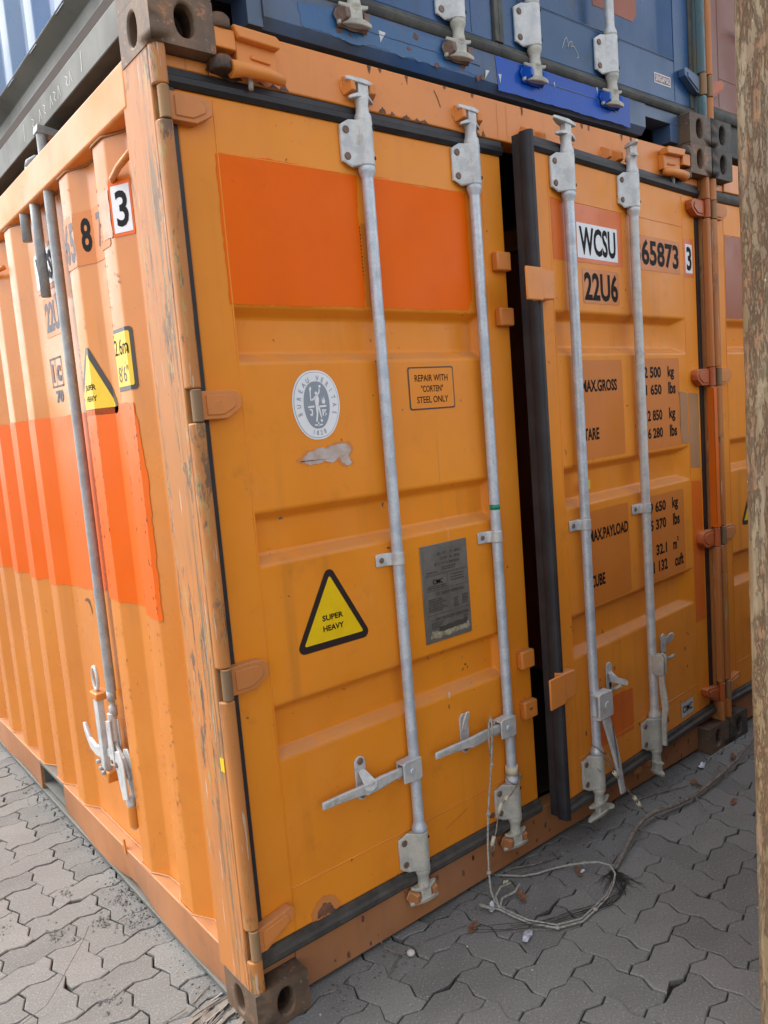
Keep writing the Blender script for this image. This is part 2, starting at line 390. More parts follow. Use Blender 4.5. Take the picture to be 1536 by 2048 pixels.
# ------------------------------------------------------------------ text and stickers
_tc = {}
def text_geo(s, bold=0.0):
    k = (s, bold)
    if k in _tc: return _tc[k]
    cu = bpy.data.curves.new('t', 'FONT'); cu.body = s; cu.resolution_u = 3; cu.offset = bold; cu.size = 1
    ob = bpy.data.objects.new('t', cu); COL.objects.link(ob)
    dg = bpy.context.evaluated_depsgraph_get()
    me = bpy.data.meshes.new_from_object(ob.evaluated_get(dg))
    vs = [(v.co.x, v.co.y) for v in me.vertices]; fs = [list(p.vertices) for p in me.polygons]
    bpy.data.objects.remove(ob); bpy.data.curves.remove(cu); bpy.data.meshes.remove(me)
    xs = [v[0] for v in vs]; ys = [v[1] for v in vs]
    x0, x1, y0, y1 = min(xs), max(xs), min(ys), max(ys)
    vs = [((x-x0)/(x1-x0), (y-y0)/(y1-y0)) for x, y in vs]
    _tc[k] = (vs, fs, (x1-x0)/(y1-y0)); return _tc[k]

class Decal:
    """flat print, (u, v) in metres; layer k lies k steps in front of the surface"""
    def __init__(s): s.v = []; s.f = []; s.m = []; s.mats = []
    def mi(s, mat):
        if mat not in s.mats: s.mats.append(mat)
        return s.mats.index(mat)
    def geo(s, vs, fs, mat, layer):
        b = len(s.v); s.v += [(x, y, layer) for x, y in vs]
        k = s.mi(mat)
        for f in fs: s.f.append([b+i for i in f]); s.m.append(k)
    def poly(s, pts, mat, layer=1): s.geo(pts, [list(range(len(pts)))], mat, layer)
    def rrect(s, u0, v0, u1, v1, r, mat, layer=1):
        pts = []
        for cx, cy, a0 in ((u1-r, v1-r, 0), (u0+r, v1-r, 90), (u0+r, v0+r, 180), (u1-r, v0+r, 270)):
            for k in range(5):
                a = R(a0 + k*22.5); pts.append((cx+r*math.cos(a), cy+r*math.sin(a)))
        s.poly(pts, mat, layer)
    def rtri(s, P, r, mat, layer=1):
        pts = []; c = (sum(p[0] for p in P)/3, sum(p[1] for p in P)/3)
        for i in range(3):
            p = Vector(P[i]); a = (Vector(P[i-1])-p).normalized(); b = (Vector(P[(i+1)%3])-p).normalized()
            bi = (a+b).normalized(); half = a.angle(b)/2; d = r/math.sin(half); cc = p+bi*d
            s0 = math.atan2((p+a*(r/math.tan(half))-cc).y, (p+a*(r/math.tan(half))-cc).x)
            e0 = math.atan2((p+b*(r/math.tan(half))-cc).y, (p+b*(r/math.tan(half))-cc).x)
            while e0-s0 > math.pi: e0 -= 2*math.pi
            while e0-s0 < -math.pi: e0 += 2*math.pi
            for k in range(6):
                an = s0+(e0-s0)*k/5; pts.append((cc.x+r*math.cos(an), cc.y+r*math.sin(an)))
        s.poly(pts, mat, layer)
    def text(s, st, u0, v0, u1, v1, mat, layer=3, bold=.0):
        vs, fs, _ = text_geo(st, bold)
        s.geo([(u0+x*(u1-u0), v0+y*(v1-v0)) for x, y in vs], fs, mat, layer)
    def char(s, ch, cu, cv, h, ang, mat, layer=3, bold=0, squeeze=1.0):
        vs, fs, ar = text_geo(ch, bold); c, n = math.cos(ang), math.sin(ang)
        w_ = h*ar*squeeze
        o = [((x-.5)*w_, (y-.5)*h) for x, y in vs]
        s.geo([(cu+x*c-y*n, cv+x*n+y*c) for x, y in o], fs, mat, layer)
    def rough(s, pts, mat, layer=1, jit=.002, step=.006, seed=0):
        rg = random.Random(seed); out = []
        for i in range(len(pts)):
            a = Vector(pts[i]); b = Vector(pts[(i+1)%len(pts)]); L = (b-a).length; n = max(1, int(L/step))
            nn = Vector((-(b-a).y, (b-a).x)).normalized() if L > 0 else Vector((0,0)); w0 = 0
            for k in range(n):
                w0 = w0*.6 + rg.uniform(-jit, jit); p = a+(b-a)*k/n + nn*w0
                out.append((p.x, p.y))
        s.poly(out, mat, layer)
    def pieces(s):
        out = []; k = 0
        for f, m_ in zip(s.f, s.m):
            d = Decal(); d.v = [s.v[i] for i in f]; d.f = [list(range(len(f)))]; d.m = [0]; d.mats = [s.mats[m_]]; out.append(d)
        return out
    def front(s, name, parent, ysurf=.05, off=(0,0,0), step=.0005, label=None):
        if name in ('paint_patch', 'scrape_mark') and len(s.f) > 1:
            for p in s.pieces(): p.front(name, parent, ysurf, off, step)
            return
        me = bpy.data.meshes.new(name)
        me.from_pydata([(x-off[0], ysurf-.0006-k*step-off[1], z-off[2]) for x, z, k in s.v], [], s.f)
        for mt in s.mats: me.materials.append(mt)
        me.polygons.foreach_set('material_index', s.m); me.update()
        o = bpy.data.objects.new(name, me); COL.objects.link(o); o.parent = parent
        if label: o['label'] = label
        if name in ('rust_mark', 'rust_stain', 'plate_engraving', 'embossed_lettering', 'chalk_writing', 'scribble'): o['kind'] = 'stuff'
        return o
    def side(s, name, parent, prof, breaks, step=.0006, label=None):
        me = bpy.data.meshes.new(name)
        me.from_pydata([(k, y, z) for y, z, k in s.v], [], s.f)
        for mt in s.mats: me.materials.append(mt)
        me.polygons.foreach_set('material_index', s.m)
        bm = bmesh.new(); bm.from_mesh(me)
        ys = [v.co.y for v in bm.verts]; lo, hi = min(ys), max(ys)
        for b in breaks:
            if lo < b < hi:
                bmesh.ops.bisect_plane(bm, geom=bm.verts[:]+bm.edges[:]+bm.faces[:], plane_co=(0,b,0), plane_no=(0,1,0), dist=1e-6)
        for v in bm.verts: v.co.x = prof(v.co.y)-.0010-v.co.x*step
        bm.to_mesh(me); bm.free(); me.update()
        o = bpy.data.objects.new(name, me); COL.objects.link(o); o.parent = parent
        if label: o['label'] = label
        if name in ('paint_chip', 'chalk_writing'): o['kind'] = 'stuff'
        return o

# ------------------------------------------------------------------ container pieces
W = 2.438
LEN = 6.058
mir = lambda p: (W-p[0], p[1], p[2])

# corrugated side: (y, x) break points
SIDE = [(.19,.046),(.31,.046),(.38,.010),(.465,.010),(.545,.046),(.62,.046),(.69,.010),(.770,.010),(.840,.046),(1.285,.046)]
yy = 1.360
while yy < 5.6:
    SIDE += [(yy,.010),(yy+.083,.010),(yy+.153,.046),(yy+.204,.046)]
    yy += .2785
SIDE += [(yy,.010),(5.87,.010)]
def side_x(y):
    for (a, xa), (b, xb) in zip(SIDE, SIDE[1:]):
        if a <= y <= b: return xa+(xb-xa)*(y-a)/(b-a)
    return .046 if y < 1 else .010
SB = [a for a, _ in SIDE]

def casting_mesh(mats, top):
    mb = MB()
    w_, d_, h_ = .162, .178, .118
    cz = .060
    def holed(face, c, rw, rh, depth):
        n = 20
        rect = {'f': [(0,0),(w_,0),(w_,h_),(0,h_)], 's': [(0,0),(d_,0),(d_,h_),(0,h_)]}[face]
        ov = []
        for k in range(n):
            a = 2*math.pi*k/n
            ca, sa = math.cos(a), math.sin(a)
            ov.append((c[0]+rw*math.copysign(abs(ca)**.8, ca), c[1]+rh*math.copysign(abs(sa)**.9, sa)))
        mk = (lambda p, q: (p[0], q, p[1])) if face == 'f' else (lambda p, q: (q, p[0], p[1]))
        per = []   # ring of the rectangle matched with the oval by angle
        for k in range(n):
            a = 2*math.pi*k/n; ca, sa = math.cos(a), math.sin(a)
            W0, H0 = rect[1][0], rect[2][1]
            tx = ((W0-c[0]) if ca > 0 else c[0])/max(abs(ca), 1e-6); tz = ((H0-c[1]) if sa > 0 else c[1])/max(abs(sa), 1e-6)
            t_ = min(tx, tz); per.append([c[0]+ca*t_, c[1]+sa*t_])
        for cr in rect:
            k = min(range(n), key=lambda i: (per[i][0]-cr[0])**2+(per[i][1]-cr[1])**2); per[k] = list(cr)
        vs = [mk(p, 0) for p in per] + [mk(p, 0) for p in ov] + [mk(((p[0]-c[0])*.93+c[0], (p[1]-c[1])*.93+c[1]), depth) for p in ov]
        mb.add(vs, [(k, (k+1)%n, n+(k+1)%n, n+k) for k in range(n)])
        mb.add(vs, [(n+k, n+(k+1)%n, 2*n+(k+1)%n, 2*n+k) for k in range(n)], 0, True)
        dp = .075
        vs2 = [mk((c[0]+(p[0]-c[0])*1.15, c[1]+(p[1]-c[1])*1.15), dp) for p in ov]
        mb.add(vs[2*n:]+vs2, [(k, (k+1)%n, n+(k+1)%n, n+k) for k in range(n)], 1)
        mb.add(vs2, [list(range(n))], 1)
    holed('f', (.088, cz), .0255, .0385, .022)
    holed('s', (.098, cz), .0255, .0385, .022)
    mb.add([(w_,0,0),(w_,d_,0),(w_,d_,h_),(w_,0,h_)], [(0,1,2,3)])
    mb.add([(0,d_,0),(w_,d_,0),(w_,d_,h_),(0,d_,h_)], [(0,1,2,3)])
    mb.add([(0,0,0),(w_,0,0),(w_,d_,0),(0,d_,0)], [(0,1,2,3)])
    mb.add([(0,0,h_),(w_,0,h_),(w_,d_,h_),(0,d_,h_)], [(0,1,2,3)])
    return mesh_from('corner_casting', mb, [mats, M['blackrust']])

def put_castings(root, mat_low, mat_top):
    ml, mt_ = casting_mesh(mat_low, False), casting_mesh(mat_top, True)
    for sx in (0, 1):
        for sy in (0, 1):
            for me, z in ((ml, 0), (mt_, 2.473)):
                o = obj('corner_casting', me, [], root, bevel=.005, seg=2, angle=60)
                o.location = (W*sx, LEN*sy, z); o.scale = (-1 if sx else 1, -1 if sy else 1, 1)

def arc(cx, cy, r, a0, a1, n):
    return [(cx+r*math.cos(R(a0+(a1-a0)*k/n)), cy+r*math.sin(R(a0+(a1-a0)*k/n))) for k in range(n+1)]

HZ = [(2.308,2.385), (1.610,1.692), (.912,.998), (.205,.293)]      # hinge heights

def post(root, mat, mirror=False, hz=HZ):
    mb = MB(mir if mirror else None)
    back = [(.002,.205),(.002,.034),(.034,.034),(.034,.075),(.060,.075),(.060,.205)]
    mb.prism(back, 'z', .110, 2.48)
    front = [(.002,.0345)] + arc(.022, .024, .020, 180, 270, 5) + [(.030,.004)] + arc(.030,.010,.006,270,360,2)[1:] + [(.036,.0345)]
    zs = [.112] + [z for h in sorted(hz) for z in h] + [2.478]
    for a, b in zip(zs[::2], zs[1::2]):
        mb.prism(front, 'z', a, b)
    return obj('corner_post', mb, mat, root, bevel=.004, seg=2)

def gasket_prof(v0, v1, y0=.034, y1=.062):
    d = v1-v0
    return [(y1, v0), (y0+.010, v0), (y0+.002, v0+d*.22), (y0, v0+d*.5), (y0+.009, v0+d*.62), (y0+.010, v1-.003), (y1, v1)]

def door_panel(root, mats, xl, xr, zb, zt, recs, rx0, rx1, endw, mirror=None, seams=(.165,1.10), pivot=(0,0,0), depth=.034, name='door'):
    mb = MB(mirror)
    y, yi = .05, .05+depth
    s_ = .026; e0, e1 = endw; b = .105
    zs = [zb] + [z for r_ in recs for z in r_] + [zt]
    xs = [xl, rx0, rx1, xr]
    vs = [(x, y, z) for z in zs for x in xs]; fs = []
    for k in range(len(zs)-1):
        for i in range(3):
            if k % 2 == 1 and i == 1: continue
            fs.append((k*4+i, k*4+i+1, (k+1)*4+i+1, (k+1)*4+i))
    for j, (z0, z1) in enumerate(recs):
        o_ = [(2*j+1)*4+1, (2*j+1)*4+2, (2*j+2)*4+2, (2*j+2)*4+1]; n0 = len(vs)
        vs += [(rx0+e0,yi,z0+s_),(rx1-e1,yi,z0+s_),(rx1-e1,yi,z1-s_),(rx0+e0,yi,z1-s_)]
        fs += [(o_[i], o_[(i+1)%4], n0+(i+1)%4, n0+i) for i in range(4)] + [(n0,n0+1,n0+2,n0+3)]
    n0 = len(vs); vs += [(xl,b,zb),(xr,b,zb),(xr,b,zt),(xl,b,zt)]
    L_ = (len(zs)-1)*4
    fs += [[0,1,2,3,n0+1,n0], [L_+3,L_+2,L_+1,L_,n0+3,n0+2], [k*4 for k in range(len(zs)-1,-1,-1)]+[n0,n0+3], [k*4+3 for k in range(len(zs))]+[n0+2,n0+1], [n0,n0+1,n0+2,n0+3]]
    mb.add(vs, fs)
    me = mesh_from(name, mb, [mats['paint']], pivot)
    d = obj(name, me, [], root, bevel=.0065, seg=3, angle=12)
    d.location = pivot
    # weld seams
    ws = MB(mirror)
    for x in seams:
        ws.box(x-.0022, x+.0022, .0485, .0515, zb+.01, zt-.012)
    a, c = seams[0], seams[-1]
    for z in (2.266, .324):
        ws.box(a+.003, c-.003, .0485, .0515, z-.002, z+.002)
    obj('weld_seam', ws, mats['paint'], d, pivot, bevel=.001, seg=1)
    return d

def hinges(d, mat, pivot, mirror, hz=HZ, mats2=None):
    for i, (z0, z1) in enumerate(hz):
        mb = MB(mirror)
        zm = (z0+z1)/2; h = (z1-z0)/2-.003
        pts = [(.036, zm-h*.92), (.105, zm-h*.92), (.128, zm-h*.55), (.146, zm-h*.25), (.149, zm+h*.3), (.140, zm+h*.75), (.12, zm+h*.92), (.036, zm+h*.92)]
        if i == 3: pts = [(.036, zm-h*.9), (.060, zm-h*.9), (.085, zm-h*.55), (.149, zm+h*.35), (.152, zm+h*1.0), (.140, zm+h*1.15), (.036, zm+h*.7)]
        mb.prism(pts, 'y', .020, .0495)
        inner = [(.055+(x-.055)*.80 if x > .04 else .05, zm+(z-zm)*.70) for x, z in pts]
        mb.prism(inner, 'y', .0165, .0205)
        obj('hinge', mb, (mats2[i] if mats2 else mat), d, pivot, bevel=.0035, seg=2)
        mb = MB(mirror)
        cy = [(.0225+.0135*math.cos(2*math.pi*k/16), .0150+.0145*math.sin(2*math.pi*k/16)) for k in range(16)]
        mb.prism(cy, 'z', z0+.002, z1-.002, smooth=False)
        obj('hinge_barrel', mb, (mats2[i] if mats2 else M['barrel']), d, pivot, bevel=.002, seg=1)

def rod_bracket(d, pivot, xr, z0, z1, mat, spin=0):
    mb = MB()
    cs = [(xr-.071,.0495),(xr-.071,.041),(xr-.064,.0375),(xr-.044,.0335),(xr-.030,.022)]
    cs += arc(xr, .025, .0250, 212, 345, 9)
    cs += [(xr+.0275,.030),(xr+.0275,.0495)]
    mb.prism(cs, 'z', z0, z1)
    for v, p in enumerate(mb.v):          # round the flange corners
        if p[0] < xr-.06:
            zc = z0 if abs(p[2]-z0) < abs(p[2]-z1) else z1
            mb.v[v] = (p[0], p[1], p[2]+(.012 if zc == z0 else -.012))
    obj('rod_bracket', mb, mat, d, pivot, bevel=.003, seg=2)
    for zz in (z0+.026, z1-.026):
        b = MB(); b.disc((xr-.054, zz), .0105, .0330, .042, 12)
        obj('bolt', b, M['bolt'], d, pivot, bevel=.001, seg=1)
    h = MB()
    for zz in (z0+.020, z1-.020): h.disc((xr+.0155, zz), .0052, .0040, .012, 10)
    obj('bolt_hole', h, M['hole'], d, pivot)

def lock_rod(d, pivot, xr, zb1, zt0, mat):
    mb = MB()
    mb.lathe([(.0235,-.002),(.0245,.008),(.0225,.016),(.0172,.030),(.0168,.034),(.0168,(zt0-zb1)-.034),(.0172,(zt0-zb1)-.030),(.0225,(zt0-zb1)-.016),(.0245,(zt0-zb1)-.008),(.0235,(zt0-zb1)+.002)],
             (xr, .025, zb1), 24)
    obj('lock_rod', mb, mat, d, pivot)

def cam_end(d, pivot, xr, z, up, rot, mat, eye=False, op=False):
    s = 1 if up else -1
    c, n = math.cos(R(rot)), math.sin(R(rot))
    mb = MB()
    prof = [(.0235,-.003),(.0245,.006),(.0235,.013),(.0190,.022),(.0175,.038),(.0195,.052),(.0205,.057),(.0175,.062),(.0135,.068),(.0125,.100)]
    LL = (.046, .054) if abs(rot) < 20 else (.040, .040)
    if op: LL = (.064, .072)
    pr = [(r, zz*s) for r, zz in prof]
    if not up: pr = pr[::-1]
    mb.lathe(pr, (xr, .025, z), 18)
    def wing(z0, z1, L, wd, seed):
        rg = random.Random(seed); base = []; n_ = 9
        for k in range(n_):          # from one tip to the other, tips thinner and curled towards the bracket
            u = -1+2*k/(n_-1); base.append((u*L*(1 if u < 0 else .92), wd*(1-.72*abs(u)**1.6), (abs(u)**2)*(.010 if z0 < .08 else -.004)))
        vs = []
        for x, hw, dz in base:
            for yy_, zz in ((-hw, z0+s_*0), (hw, z0), (hw*.8, z1), (-hw*.8, z1)):
                th_ = .5+.5*(hw/wd)
                zc = (z0+z1)/2; zz = zc+(zz-zc)*th_-dz
                vs.append((xr+x*c-yy_*n, .025+x*n+yy_*c, z+s*zz))
        fs = [(i*4+j, i*4+(j+1)%4, (i+1)*4+(j+1)%4, (i+1)*4+j) for i in range(n_-1) for j in range(4)] + [(3,2,1,0), tuple(4*(n_-1)+k for k in range(4))]
        mb.add(vs, fs)
    s_ = 1
    wing(.058, .072, LL[0], .017, 1)
    wing(.092, .108, LL[1], .019, 2)
    if eye:
        q = [(xr+x*c-y*n, .025+x*n+y*c) for x, y in arc(.062, 0, .020, -150, 150, 10)]
        mb.prism(q, 'z', z+s*.095, z+s*.103)
    q = [(xr+x*c-y*n, .025+x*n+y*c) for x, y in ((-.019,-.013),(.019,-.013),(.015,.012),(-.015,.012))]
    mb.prism(q, 'z', z+s*.06, z+s*.100)
    obj('cam_end', mb, mat, d, pivot, bevel=.0025, seg=2)

def cam_keeper(root, xr, z, up, mat):
    s = 1 if up else -1
    mb = MB()
    for sx in (-1, 1):
        x = xr+sx*.034
        a, b = (z+s*.066, z+s*.100)
        P = [(x-sx*.016, .042, a), (x-sx*.010, .012, a+s*.008), (x+sx*.008, .008, a+s*.006), (x+sx*.018, .040, a-s*.004)]
        Q = [(x-sx*.014, .042, b+s*.012), (x-sx*.008, .012, b-s*.004), (x+sx*.006, .009, b-s*.002), (x+sx*.016, .040, b+s*.016)]
        mb.add(P+Q, [(0,1,2,3),(4,5,6,7),(0,1,5,4),(1,2,6,5),(2,3,7,6),(3,0,4,7)])
    mb.prism([(xr+math.cos(R(k*30))*.062, z+s*.084+math.sin(R(k*30))*.032) for k in range(12)], 'y', .036, .041)
    obj('cam_keeper', mb, mat, root, bevel=.004, seg=2)

def guide(d, pivot, xr, z, mat):
    mb = MB()
    cs = [(xr-.066,.0495),(xr-.066,.044),(xr-.060,.0425),(xr-.030,.0425),(xr-.022,.036)] + arc(xr,.025,.0195,160,350,8) + [(xr+.021,.034),(xr+.021,.0495)]
    mb.prism(cs, 'z', z-.019, z+.019)
    obj('rod_guide', mb, mat, d, pivot, bevel=.003, seg=2)
    b = MB(); b.disc((xr-.048, z), .0085, .0395, .043, 10)
    obj('bolt', b, M['bolt'], d, pivot, bevel=.001, seg=1)

def lever_text(mb_parent, d, pivot, x0, x1, z0, z1, y, slope=0):
    dc = Decal()
    dc.text('SAE JIN', x0, z0, x0+(x1-x0)*.45, z1, M['zinc_old'], 1, .01)
    dc.text('SAEJIN', x0+(x1-x0)*.5, z0-.004, x1, z1-.004, M['zinc_old'], 1, .01)
    dc.front('embossed_lettering', d, y, pivot)

def handle_closed(d, pivot, xr, flap_down=True, dz=0):
    z = .530+dz
    mb = MB()
    # two hub cheeks clasping the rod
    mb.prism([(xr-.062,z-.030),(xr-.004,z-.036),(xr+.010,z-.030),(xr+.010,z+.034),(xr-.050,z+.036),(xr-.062,z+.030)], 'y', -.001, .006)
    mb.prism([(xr-.062,z+.030),(xr+.008,z+.034),(xr+.008,z+.028),(xr-.062,z+.024)], 'y', .002, .040)
    mb.box(xr-.060, xr-.020, .034, .040, z-.028, z+.030)
    obj('handle_hub', mb, M['zinc'], d, pivot, bevel=.003, seg=2)
    b = MB(); b.disc((xr-.030, z+.002), .0085, -.005, .001, 12)
    obj('bolt', b, M['rod'], d, pivot, bevel=.002, seg=2)
    h = MB()
    P = [(xr-.030, .018, z+.004, .013, .006), (xr-.080, .016, z+.005, .0135, .0065), (xr-.140, .013, z+.003, .018, .006), (xr-.185, .010, z+.002, .0175, .006),
         (xr-.232, .012, z+.005, .0135, .0055), (xr-.290, .012, z+.007, .0120, .005), (xr-.348, .012, z+.007, .0110, .005)]
    vs = []
    for x, y, zz, hh, ty in P:
        vs += [(x,y-ty,zz-hh),(x,y-ty,zz+hh),(x,y+ty,zz+hh),(x,y+ty,zz-hh)]
    n = len(P)
    h.add(vs, [(i*4+j, i*4+(j+1)%4, (i+1)*4+(j+1)%4, (i+1)*4+j) for i in range(n-1) for j in range(4)] + [(3,2,1,0), tuple(4*(n-1)+k for k in range(4))])
    obj('door_handle', h, M['zinc'], d, pivot, bevel=.0035, seg=2)
    lever_text(None, d, pivot, xr-.340, xr-.242, z-.001, z+.011, .0062)
    catch(d, pivot, xr-.187, z+.022, 'down' if flap_down else 'up')

def catch(d, pivot, xc, zc, mode):
    mb = MB()
    pts = arc(xc, zc+.047, .0195, 0, 180, 8) + arc(xc, zc-.047, .0195, 180, 360, 8)
    mb.prism(pts, 'y', .0435, .0495)
    if mode in ('down', 'up'):      # lip the lever rests on
        mb.prism([(xc-.013, zc-.030), (xc+.013, zc-.028), (xc+.011, zc-.036), (xc-.011, zc-.037)], 'y', .004, .046)
    obj('handle_catch', mb, M['zinc'], d, pivot, bevel=.002, seg=2)
    for zz in ((zc+.052, zc-.050) if mode == 'down' else (zc-.050,)):
        b = MB(); b.disc((xc, zz), .0105, .039, .044, 12)
        obj('bolt', b, M['bolt'], d, pivot, bevel=.0015, seg=1)
    f = MB()
    if mode == 'down':
        vs = [(xc-.012,.042,zc+.026),(xc+.010,.042,zc+.028),(xc+.016,.020,zc+.012),(xc+.028,.006,zc-.008),(xc+.026,.003,zc-.024),(xc+.004,.001,zc-.030),(xc-.014,.002,zc-.022),(xc-.015,.020,zc+.006)]
    elif mode == 'up':
        vs = [(xc-.014,.040,zc+.012),(xc-.004,.034,zc+.018),(xc+.008,.028,zc+.060),(xc+.004,.022,zc+.078),(xc-.008,.022,zc+.080),(xc-.020,.026,zc+.052),(xc-.022,.032,zc+.030),(xc-.020,.038,zc+.014)]
    elif mode == 'out':
        vs = [(xc-.013,.042,zc+.028),(xc+.008,.040,zc+.030),(xc+.018,.022,zc+.006),(xc+.040,.006,zc-.004),(xc+.052,.000,zc-.014),(xc+.046,.000,zc-.028),(xc+.016,.018,zc-.016),(xc-.010,.034,zc-.006)]
    else:
        vs = [(xc-.008,.040,zc+.022),(xc+.010,.036,zc+.020),(xc+.022,.020,zc+.038),(xc+.028,.012,zc+.060),(xc+.020,.012,zc+.072),(xc+.004,.018,zc+.072),(xc-.006,.030,zc+.054),(xc-.008,.038,zc+.034)]
    n = 8
    V2 = [Vector(v) for v in vs]; cc = sum(V2, Vector())/n
    nrm = Vector((0,0,0))
    for i in range(n): nrm += (V2[i]-cc).cross(V2[(i+1)%n]-cc)
    nrm.normalize(); nrm *= .0035
    top = [v+nrm for v in V2]; bot = [v-nrm for v in V2]
    f.add(top+bot, [[i, (i+1)%n, n+(i+1)%n, n+i] for i in range(n)])
    f.add(top+[cc+nrm*1.4], [(i, (i+1)%n, n) for i in range(n)]); f.add(bot+[cc-nrm*1.4], [((i+1)%n, i, n) for i in range(n)])
    obj('catch_flap', f, M['zinc'], d, pivot, bevel=.0025, seg=2, angle=25)
    if mode in ('out', 'tip'):
        q = MB(); q.box(xc-.005, xc+.009, .0425, .045, zc-.040, zc-.012)
        obj('catch_slot', q, M['hole'], d, pivot)
        q = MB(); q.tube([(xc+.004,.044,zc-.036),(xc+.012,.025,zc-.034),(xc+.022,.010,zc-.022)], [.006,.007,.008], 8)
        obj('catch_hook', q, M['zinc_old'], d, pivot)

RECS = [(.690,.845), (1.225,1.368), (1.753,1.897)]

def box_shell(root, mats, z_floor=.12):
    """side walls, floor and back so that the container is a closed body"""
    mb = MB(mir)
    pr = [(x, y) for y, x in SIDE]
    mb.prism(pr, 'z', .165, 2.386, closed=False)
    obj('side_panel', mb, mats['side'], root, recalc=False)
    mb = MB(); mb.box(.06, W-.06, .11, LEN-.02, z_floor, z_floor+.03); obj('floor', mb, M['floorwood'], root)
    mb = MB(); mb.box(.03, W-.03, LEN-.06, LEN-.02, .12, 2.47); obj('end_wall', mb, mats['side'], root)
    mb = MB(); mb.box(.062, W-.062, .13, LEN-.03, 2.515, 2.535); obj('roof_cover', mb, mats.get('roof', M['tarp']), root)

def header_pin(root, mirror=None):
    """swing-header latch beside each top corner casting"""
    blk = MB(mirror); blk.box(.1625, .219, .002, .045, 2.495, 2.541)
    obj('header_block', blk, M['lug'], root, bevel=.003)
    for z in (2.556, 2.462):
        ear = MB(mirror)
        ear.lathe([(.027,-.016),(.031,-.012),(.031,.010),(.024,.018),(.010,.021)], (.184, .022, z), 18)
        obj('header_pin_eye', ear, M['blackrust'], root, bevel=.003, angle=40)
    lv = MB(mirror)
    lv.prism([(.224,2.472),(.338,2.468),(.338,2.525),(.330,2.528),(.222,2.532)], 'y', .012, .041)
    lv.prism([(.210,2.552),(.330,2.549),(.342,2.540),(.340,2.520),(.224,2.524)], 'y', -.008, .030)
    lv.prism([(.262,2.497),(.318,2.492),(.318,2.483),(.262,2.487)], 'y', .006, .014)
    obj('header_latch', lv, M['lug'], root, bevel=.006, seg=3)
    br = MB(mirror)
    br.tube([(.200,.006,2.452),(.235,.004,2.457),(.300,.003,2.457),(.342,.004,2.453),(.350,.010,2.452)], [.021,.0175,.016,.016,.010], 14)
    obj('header_latch_bar', br, M['lug'], root)
    bt = MB(mirror); bt.lathe([(.006,-.028),(.007,-.006),(.009,0)], (.262,.022,2.448), 10)
    obj('pin_stub', bt, M['zinc_old'], root)
    sl = MB(mirror); sl.prism([(.150,2.452),(.222,2.436),(.246,2.446),(.240,2.462),(.160,2.470)], 'y', .0385, .0412)
    obj('grease_stain', sl, M['blackrust'], root)

